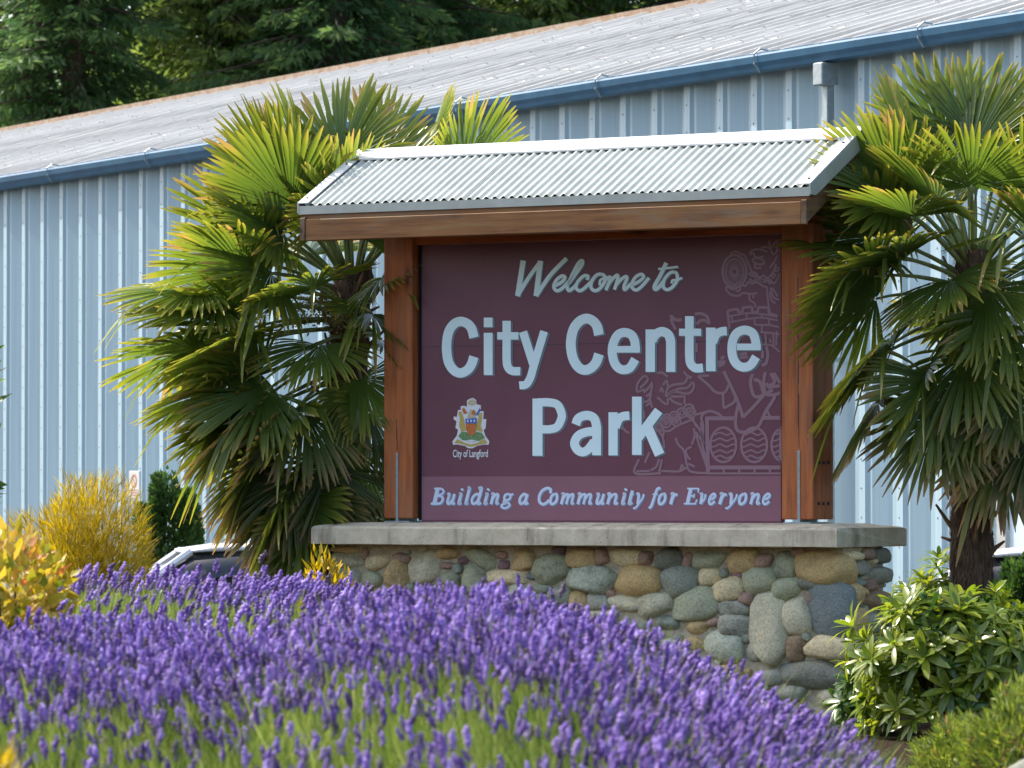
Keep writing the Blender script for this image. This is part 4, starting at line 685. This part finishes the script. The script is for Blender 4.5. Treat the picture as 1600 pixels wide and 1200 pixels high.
# ---- lavender
HEAD = leafmat('lavender_flower', [(0, (.15, .12, .15)), (.22, (.14, .08, .26)), (.6, (.285, .17, .50)), (1, (.50, .37, .72))], 'rnd', .25, .7, spec=.2)
LSTEM = leafmat('lavender_stem', [(0, (.03, .065, .014)), (.5, (.12, .19, .035)), (1, (.30, .33, .12))], 'rnd', .35, .6, spec=.2)
OCT = np.array([[1, 0, 0], [0, 1, 0], [-1, 0, 0], [0, -1, 0], [0, 0, 1], [0, 0, -1]], float); OCF = np.array([(0, 1, 4), (1, 2, 4), (2, 3, 4), (3, 0, 4), (1, 0, 5), (2, 1, 5), (3, 2, 5), (0, 3, 5)])
def blades(base, tipp, w_, r):
    n = len(base); d = norm(tipp - base); q = norm(np.cross(d, r.normal(size=(n, 3)) * [1, .3, .3])); w_ = np.asarray(w_).reshape(-1, 1)
    V = np.stack([base - q * w_ * .6, base + q * w_ * .6, (base + tipp) / 2 + q * w_, tipp, (base + tipp) / 2 - q * w_], 1).reshape(-1, 3); i = np.arange(n)[:, None] * 5
    return V, np.concatenate([i + np.array([[0, 1, 2]]), i + np.array([[0, 2, 4]]), i + np.array([[4, 2, 3]])])
def lavender(name, label, X, Y, topz, p_head, lean, hs, seed, hl=.40, nblade=26000, bl=(.25, .5), cat='lavender'):
    r = np.random.default_rng(seed); n = len(X); root = tag(empty(name, (float(X.mean()), float(Y.mean()), float(ground_z(X.mean(), Y.mean())))), label, cat, kind='stuff'); off = np.array(root.location)
    top = np.stack([X, Y, topz + r.normal(0, .035, n)], -1); ax_ = norm(np.stack([lean[0] + r.normal(0, .24, n), lean[1] + r.normal(0, .24, n), np.ones(n)], -1))
    has = r.uniform(size=n) < p_head; T = top[has]; D = ax_[has]; m = len(T); sc = hs * r.uniform(.7, 1.25, m); val = np.clip(r.normal(.52, .27, m), 0, 1)
    a1 = norm(np.cross(D, [1.0, .2, 0])); a2 = np.cross(D, a1); VV, TT, RR = [], [], []; b0 = 0
    for k_, (u, wd, ht) in enumerate(((-.024, .0100, .010), (-.012, .0130, .012), (.001, .0135, .013), (.013, .0115, .012), (.024, .0075, .010))):
        ang = r.uniform(0, 6.28, m); jx = r.normal(0, .0025, (m, 2)); loc = OCT[None] * np.array([wd, wd, ht])[None, None]
        ca, sa = np.cos(ang)[:, None], np.sin(ang)[:, None]; x = (loc[..., 0] * ca - loc[..., 1] * sa) + jx[:, :1]; y = loc[..., 0] * sa + loc[..., 1] * ca + jx[:, 1:]; z = loc[..., 2] + u
        V = T[:, None] + sc[:, None, None] * (x[..., None] * a1[:, None] + y[..., None] * a2[:, None] + z[..., None] * D[:, None]); VV.append(V.reshape(-1, 3))
        TT.append((np.arange(m)[:, None, None] * 6 + OCF[None] + b0).reshape(-1, 3)); b0 += m * 6; RR.append(np.repeat(np.clip(val + r.normal(0, .12, m), 0, 1), 6))
    tag(mk_np('flower_head', np.concatenate(VV) - off, np.concatenate(TT), HEAD, root, False, {'rnd': np.concatenate(RR)}), kind='stuff')
    L = r.uniform(.7, 1.1, n) * hl; V1, T1 = blades(top - ax_ * L[:, None], top - ax_ * .03, .0024 * np.ones(n), r); v1 = np.repeat(np.clip(r.normal(.6, .2, n), 0, 1), 5)
    j = r.integers(0, n, nblade); bb = np.stack([X[j] + r.normal(0, .05, nblade), Y[j] + r.normal(0, .05, nblade), topz[j] - r.uniform(.22, .62, nblade)], -1); ln = r.uniform(*bl, nblade)[:, None]
    dd = norm(np.stack([lean[0][j] + r.normal(0, .3, nblade), lean[1][j] + r.normal(0, .3, nblade), np.ones(nblade)], -1)); V2, T2 = blades(bb, bb + dd * ln * .75, r.uniform(.002, .0042, nblade), r); v2 = np.repeat(np.clip(r.normal(.42, .38, nblade), 0, 1), 5)
    tag(mk_np('stems_and_leaves', np.concatenate([V1, V2]) - off, np.concatenate([T1, T2 + len(V1)]), LSTEM, root, False, {'rnd': np.concatenate([v1, v2])}), kind='stuff')
r = np.random.default_rng(11); N = 40000
Y = r.uniform(10.2, 17.6, N); pxs = r.uniform(-60, 1480, N); X = (pxs - 800) / F * Y
tz = lav_top(X, Y) + .03 * np.sin(X * 7 + Y * 2.2) * np.sin(Y * 4.1 - X * 3)
keep = tz > .30; X, Y, tz = X[keep], Y[keep], tz[keep]
cl = .5 + .5 * np.sin(X * 9 + 1.3 * np.sin(Y * 3)) * np.sin(Y * 4.7 + X * 2)
flank = sm(15.4, 13.0, Y + .9 * sm(-.3, .6, X)); ph = np.clip(1 - flank * (.86 - .34 * sm(-.1, .7, X)), 0, 1) * (.26 + .50 * cl)
lavender('lavender_bed', 'sweep of purple lavender spikes over green stems in front of the stone base', X, Y, tz, ph, (np.clip((X - .15) * .75, -.12, .62), -.10 - .25 * flank), .82, 12, nblade=80000)
N = 4200; Y = r.uniform(18.6, 22.0, N); pxs = r.uniform(40, 640, N); X = (pxs - 800) / F * Y
cz = 1.5 - (np.interp(pxs, [40, 130, 250, 380, 470, 560, 640], [975, 908, 908, 918, 922, 934, 950]) - HZ) / F * 20.5
tz = cz - .03 * (Y - 20.5) ** 2
lavender('lavender_clump', 'looser greyish lavender clump with sparse small flowers below the yellow bushes', X, Y, tz, np.clip(.10 + .14 * sm(200, 420, pxs), 0, 1), (np.full(len(X), .28), np.full(len(X), -.1)), 1.0, 13, nblade=16000, bl=(.2, .42))

# ---- shrubs
def shrub(name, label, c, rad, n, leaf, mat, seed, boxy=1.0, group=None, cat='shrub', updir=.5, stems=9, shell=.55):
    """c = base point on the ground, rad = (rx, ry, height)."""
    o = empty(name, tuple(c)); tag(o, label, cat, group); r = np.random.default_rng(seed)
    m = MB()
    for k_ in range(stems):
        a = r.uniform(0, 6.28); q = r.uniform(.3, .8); m.tube([(r.normal(0, .04), r.normal(0, .04), -.02), (.4 * q * rad[0] * math.cos(a), .4 * q * rad[1] * math.sin(a), rad[2] * .4), (q * rad[0] * math.cos(a), q * rad[1] * math.sin(a), rad[2] * r.uniform(.6, .85))], [.012, .009, .004], 5)
    m.build('stems', BARK, o)
    u = norm(r.normal(size=(n, 3))); u[:, 2] = np.abs(u[:, 2]) * 1.15 - .25; u = np.sign(u) * np.abs(u) ** boxy; ln = shell + (1 - shell) * r.uniform(0, 1, n) ** .6
    lump = 1 + .16 * np.sin(u[:, 0] * 6 + seed) * np.sin(u[:, 1] * 5 + 2 * seed) + .12 * np.sin(u[:, 2] * 9 + u[:, 0] * 4)
    p = u * (ln * lump)[:, None] * np.array([rad[0], rad[1], rad[2] * .55]) + np.array([0, 0, rad[2] * .5]); p[:, 2] = np.maximum(p[:, 2], .03)
    d = norm(u * [1, 1, .6] + np.array([0, 0, updir]) + r.normal(0, .45, (n, 3))); L = r.uniform(.7, 1.25, n)[:, None] * leaf[0]; q = norm(np.cross(d, r.normal(size=(n, 3)))); w_ = leaf[1] * r.uniform(.75, 1.2, n)[:, None]; nn = np.cross(d, q)
    V = np.stack([p, p + d * L * .4 + q * w_ + nn * w_ * .3, p + d * L, p + d * L * .4 - q * w_ + nn * w_ * .3], 1).reshape(-1, 3); i = np.arange(n)[:, None] * 4
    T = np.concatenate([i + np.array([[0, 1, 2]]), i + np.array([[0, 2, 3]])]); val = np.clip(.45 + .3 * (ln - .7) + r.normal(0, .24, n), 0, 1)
    tag(mk_np('foliage', V, T, mat, o, False, {'rnd': np.repeat(val, 4)}), kind='stuff'); return o
GOLD = leafmat('golden_foliage', [(0, (.16, .15, .018)), (.5, (.36, .28, .03)), (1, (.55, .42, .06))], 'rnd', .4, .5)
GOLDL = leafmat('golden_leaf', [(0, (.14, .19, .03)), (.45, (.42, .36, .05)), (.8, (.58, .40, .09)), (1, (.55, .24, .09))], 'rnd', .35, .45)
CEDAR = leafmat('clipped_cedar', [(0, (.022, .055, .014)), (.6, (.05, .115, .022)), (1, (.12, .19, .04))], 'rnd', .25, .55)
HEATH = leafmat('heather_sprig', [(0, (.06, .095, .02)), (.5, (.15, .215, .035)), (.88, (.28, .31, .06)), (1, (.28, .15, .07))], 'rnd', .3, .6)
SPRIG = leafmat('sprig_leaf', [(0, (.05, .11, .02)), (1, (.14, .22, .04))], 'rnd', .45, .4)
def at(px, Y): x = (px - 800) / F * Y; return np.array([x, Y, float(ground_z(x, Y))])
shrub('golden_bush', 'feathery golden yellow bush in front of the ribbed wall', at(125, 25), (.46, .42, 1.52), 15000, (.10, .0032), GOLD, 21, updir=.9, shell=.3)
shrub('golden_leaf_bush', 'bush of broad yellow and orange leaves at the edge of the lavender', at(15, 19.6), (.30, .3, .92), 900, (.085, .022), GOLDL, 22, updir=.3)
shrub('golden_bush', 'low golden bush beside the near end of the lavender bed', at(-25, 11.6), (.105, .16, .62), 1500, (.07, .006), GOLD, 23, updir=.6)
shrub('yellow_flower_clump', 'clump of yellow flowers tucked against the stone base below the palm', at(505, 29.4), (.30, .16, 1.02), 1500, (.085, .012), GOLD, 24, updir=.9)
shrub('leafy_sapling', 'slender leafy sapling just reaching in beside the ribbed wall', at(-95, 26), (.33, .3, 2.75), 900, (.12, .024), SPRIG, 25, updir=.2, shell=.3)
shrub('clipped_cedar', 'clipped green cedar beside the small wall notice', at(264, 47), (.30, .30, 1.95), 14000, (.07, .02), CEDAR, 26, boxy=.55, updir=.7, shell=.75)
shrub('clipped_cedar', 'bright green cedar hedge bush in front of the white car roof', at(1606, 34.6), (.26, .3, .98), 11000, (.06, .016), CEDAR, 27, boxy=.5, updir=.7, shell=.75)
shrub('heather', 'mound of yellow green heather sprigs spilling over the boulder', at(1592, 17), (.24, .3, .78), 5200, (.055, .005), HEATH, 28, updir=.5)
shrub('heather', 'low heather sprigs under the rhododendron in front of the boulder', at(1500, 20.5), (.26, .3, .48), 4200, (.055, .005), HEATH, 29, updir=.5)
bo = stone_mesh(77, .8, .14, 2); bc = at(1622, 15.6)
tag(mk_np('boulder', bo * [.16, .16, .34] + bc + [0, 0, .28], ico_f, SM['dk'], None, True), 'dark weathered boulder beneath the heather sprigs', 'rock')
# rhododendrons: rosettes of leathery leaves, each rosette a piece of its own
RHO = [leafmat('rhododendron_leaf', [(0, (.03, .075, .018)), (.5, (.06, .13, .025)), (1, (.13, .20, .04))], 'rnd', .22, .24, spec=.7), leafmat('rhododendron_new_leaf', [(0, (.08, .14, .02)), (.5, (.17, .24, .03)), (1, (.32, .35, .055))], 'rnd', .4, .26, spec=.65)]
def rosette(seed, nl, L0, mat):
    r = np.random.default_rng(seed); V, T, rn = [], [], []
    for k_ in range(nl):
        az = k_ * 2.399 + r.uniform(-.3, .3); el = math.radians(r.uniform(12, 62) if k_ % 3 else r.uniform(-18, 25)); L = L0 * r.uniform(.7, 1.15); wd = L * r.uniform(.105, .13); o = np.array([math.cos(az), math.sin(az), 0]); sd_ = np.array([-math.sin(az), math.cos(az), 0]); b0 = len(V); v_ = float(np.clip(r.normal(.5, .25), 0, 1))
        for t, f_ in ((.05, .12), (.25, .75), (.55, 1.0), (.82, .7), (1, .06)):
            c = o * math.cos(el) * L * t + np.array([0, 0, math.sin(el) * L * t - .22 * L * t * t]); V += [c + sd_ * wd * f_ + [0, 0, wd * .25 * f_], c, c - sd_ * wd * f_ + [0, 0, wd * .25 * f_]]; rn += [v_] * 3
        for q in range(4): T += [(b0 + 3 * q, b0 + 3 * q + 1, b0 + 3 * q + 4, b0 + 3 * q + 3), (b0 + 3 * q + 1, b0 + 3 * q + 2, b0 + 3 * q + 5, b0 + 3 * q + 4)]
    o = mk_np('leaf_rosette', np.array(V), np.array(T), mat, None, True, {'rnd': rn}); me = o.data; bpy.data.objects.remove(o); return me
ROS = [[rosette(60 + i + 10 * k_, 16, .16, RHO[k_]) for i in range(5)] for k_ in (0, 1)]
def rhodo(label, c, rad, n, seed, mix):
    o = empty('rhododendron', tuple(c)); tag(o, label, 'shrub'); r = np.random.default_rng(seed); m = MB()
    for k_ in range(12):
        a = r.uniform(0, 6.28); q = r.uniform(.3, .85); m.tube([(r.normal(0, .05), r.normal(0, .05), -.02), (.5 * q * rad[0] * math.cos(a), .5 * q * rad[1] * math.sin(a), rad[2] * .35), (q * rad[0] * math.cos(a), q * rad[1] * math.sin(a), rad[2] * r.uniform(.6, .85))], [.014, .010, .005], 5)
    m.build('stems', BARK, o)
    for k_ in range(n):
        u = norm(r.normal(size=3)); u[2] = abs(u[2]) * 1.5 - .75 if u[2] < 0 else u[2]; s = r.uniform(.55, 1.05) * (1 + .12 * math.sin(u[0] * 5 + seed)); p = np.array([u[0] * rad[0] * s, u[1] * rad[1] * s, max(.06, rad[2] * (.46 + .54 * u[2] * s))])
        q = link('leaf_rosette', ROS[1 if r.uniform() < mix * (.4 + s * .6) else 0][k_ % 5], None, o); q.location = p; d = Vector((u[0], u[1], max(.15, u[2]) + .55)); q.rotation_mode = 'QUATERNION'; q.rotation_quaternion = d.to_track_quat('Z', 'Y') @ Matrix.Rotation(r.uniform(0, 6.28), 3, 'Z').to_quaternion(); k0 = r.uniform(.6, 1.25); q.scale = (k0, k0, k0)
rhodo('large glossy rhododendron at the right end of the stone base', at(1492, 28.6), (.60, .50, .94), 290, 31, .9)
rhodo('rhododendron with lit yellow green new leaves behind the end of the stone base', at(1462, 31.4), (.36, .30, 1.08), 120, 32, .95)
rhodo('dark leaved rhododendron between the glossy one and the palm trunk', at(1585, 29.6), (.42, .36, .74), 150, 34, .3)
rhodo('small dark rhododendron tucked below the corner of the stone base', at(1352, 29.25), (.20, .16, .40), 36, 33, 0)

# ---- parked cars and the low dark rail
WPAINT = M('white_car_paint', (.78, .79, .80), rough=.18, spec=.6); GLS = M('car_glass', (.015, .018, .022), rough=.05, spec=.8); TYRE = M('tyre_rubber', (.015, .015, .015), rough=.8); RIM = M('wheel_rim', (.45, .46, .48), rough=.3, metal=.8); LAMP = M('lamp_lens', (.6, .6, .58), rough=.1); RLAMP = M('tail_lens', (.4, .02, .02), rough=.15)
def car(label, loc, rz):
    c = empty('parked_car', loc, rz); tag(c, label, 'car', 'white cars parked by the metal building')
    def loft(secs, name, m):
        V, Fc = [], []; k_ = 10
        for x, zb, zt_, hb, ht in secs:
            V += [(x, -hb * .92, zb), (x, -hb, zb + (zt_ - zb) * .25), (x, -hb * .99, zb + (zt_ - zb) * .65), (x, -ht, zt_ - .05 * (zt_ - zb)), (x, -ht * .72, zt_), (x, ht * .72, zt_), (x, ht, zt_ - .05 * (zt_ - zb)), (x, hb * .99, zb + (zt_ - zb) * .65), (x, hb, zb + (zt_ - zb) * .25), (x, hb * .92, zb)]
        for i in range(len(secs) - 1):
            for j in range(k_): Fc.append((i * k_ + j, i * k_ + (j + 1) % k_, (i + 1) * k_ + (j + 1) % k_, (i + 1) * k_ + j))
        Fc += [tuple(reversed(range(k_))), tuple(range((len(secs) - 1) * k_, len(secs) * k_))]
        return mk(name, V, Fc, m, c, True)
    loft([(-2.25, .40, .62, .62, .55), (-2.15, .28, .74, .78, .70), (-1.6, .22, .86, .88, .78), (-.9, .20, .95, .90, .82), (1.3, .20, .98, .90, .82), (2.0, .24, .96, .86, .76), (2.22, .34, .86, .76, .66), (2.28, .42, .70, .62, .58)], 'body', WPAINT)
    gl = loft([(-1.05, .90, .96, .80, .72), (-.35, .92, 1.38, .80, .60), (.2, .92, 1.425, .80, .60), (1.0, .92, 1.40, .80, .60), (1.75, .92, .98, .78, .70)], 'window', GLS)
    loft([(-.42, 1.372, 1.405, .64, .58), (-.1, 1.385, 1.452, .64, .56), (.3, 1.39, 1.462, .64, .56), (.8, 1.385, 1.448, .64, .56), (1.12, 1.352, 1.395, .64, .58)], 'roof', WPAINT)
    for sx in (-1, 1):
        for xa, za, xb, zb in ((-1.02, .93, -.36, 1.39), (.33, .93, .33, 1.40), (1.72, .95, 1.08, 1.38)):
            m = MB(); m.tube([(xa, sx * .80, za), ((xa + xb) / 2, sx * .745, (za + zb) / 2), (xb, sx * .625, zb)], .035, 6); m.build('pillar', WPAINT, c)
        for xw in (-1.38, 1.38):
            m = MB(); m.tube([(xw, sx * .70, .32), (xw, sx * .72, .32), (xw, sx * .88, .32), (xw, sx * .90, .32)], [.28, .32, .32, .28], 24); wh = m.build('wheel', TYRE, c); m = MB(); m.tube([(xw, sx * .89, .32), (xw, sx * .91, .32)], [.20, .18], 16); m.build('rim', RIM, wh)
        m = MB(); m.box(-2.2, -2.02, *sorted((sx * .45, sx * .73)), .60, .71, .02); m.build('headlight', LAMP, c)
        m = MB(); m.box(2.10, 2.27, *sorted((sx * .42, sx * .70)), .70, .83, .02); m.build('tail_light', RLAMP, c)
        m = MB(); m.box(-.75, -.58, *sorted((sx * .84, sx * 1.0)), .93, 1.05, .02); m.build('wing_mirror', WPAINT, c)
cl_ = at(335, 42); car('white car mostly hidden behind the lavender and the shaggy palm', (cl_[0] + .1, 42, -.385), math.radians(8))
cr_ = at(1665, 36.6); car('white car seen over the bright cedar bush beside the other palm', (4.16, 37.4, -.375), math.radians(-4))
rl_ = empty('low_rail', tuple(at(1640, 33.0))); tag(rl_, 'low dark navy rail below the bright cedar bush', 'rail')
NAVY = M('navy_paint', (.012, .016, .028), (.02, .025, .04), 5, .4)
bx('rail_board', NAVY, rl_, -.55, .9, -.03, .03, .42, .70, bev=.008)
for x in (-.4, .75): bx('rail_post', NAVY, rl_, x - .04, x + .04, .033, .10, -.05, .66)
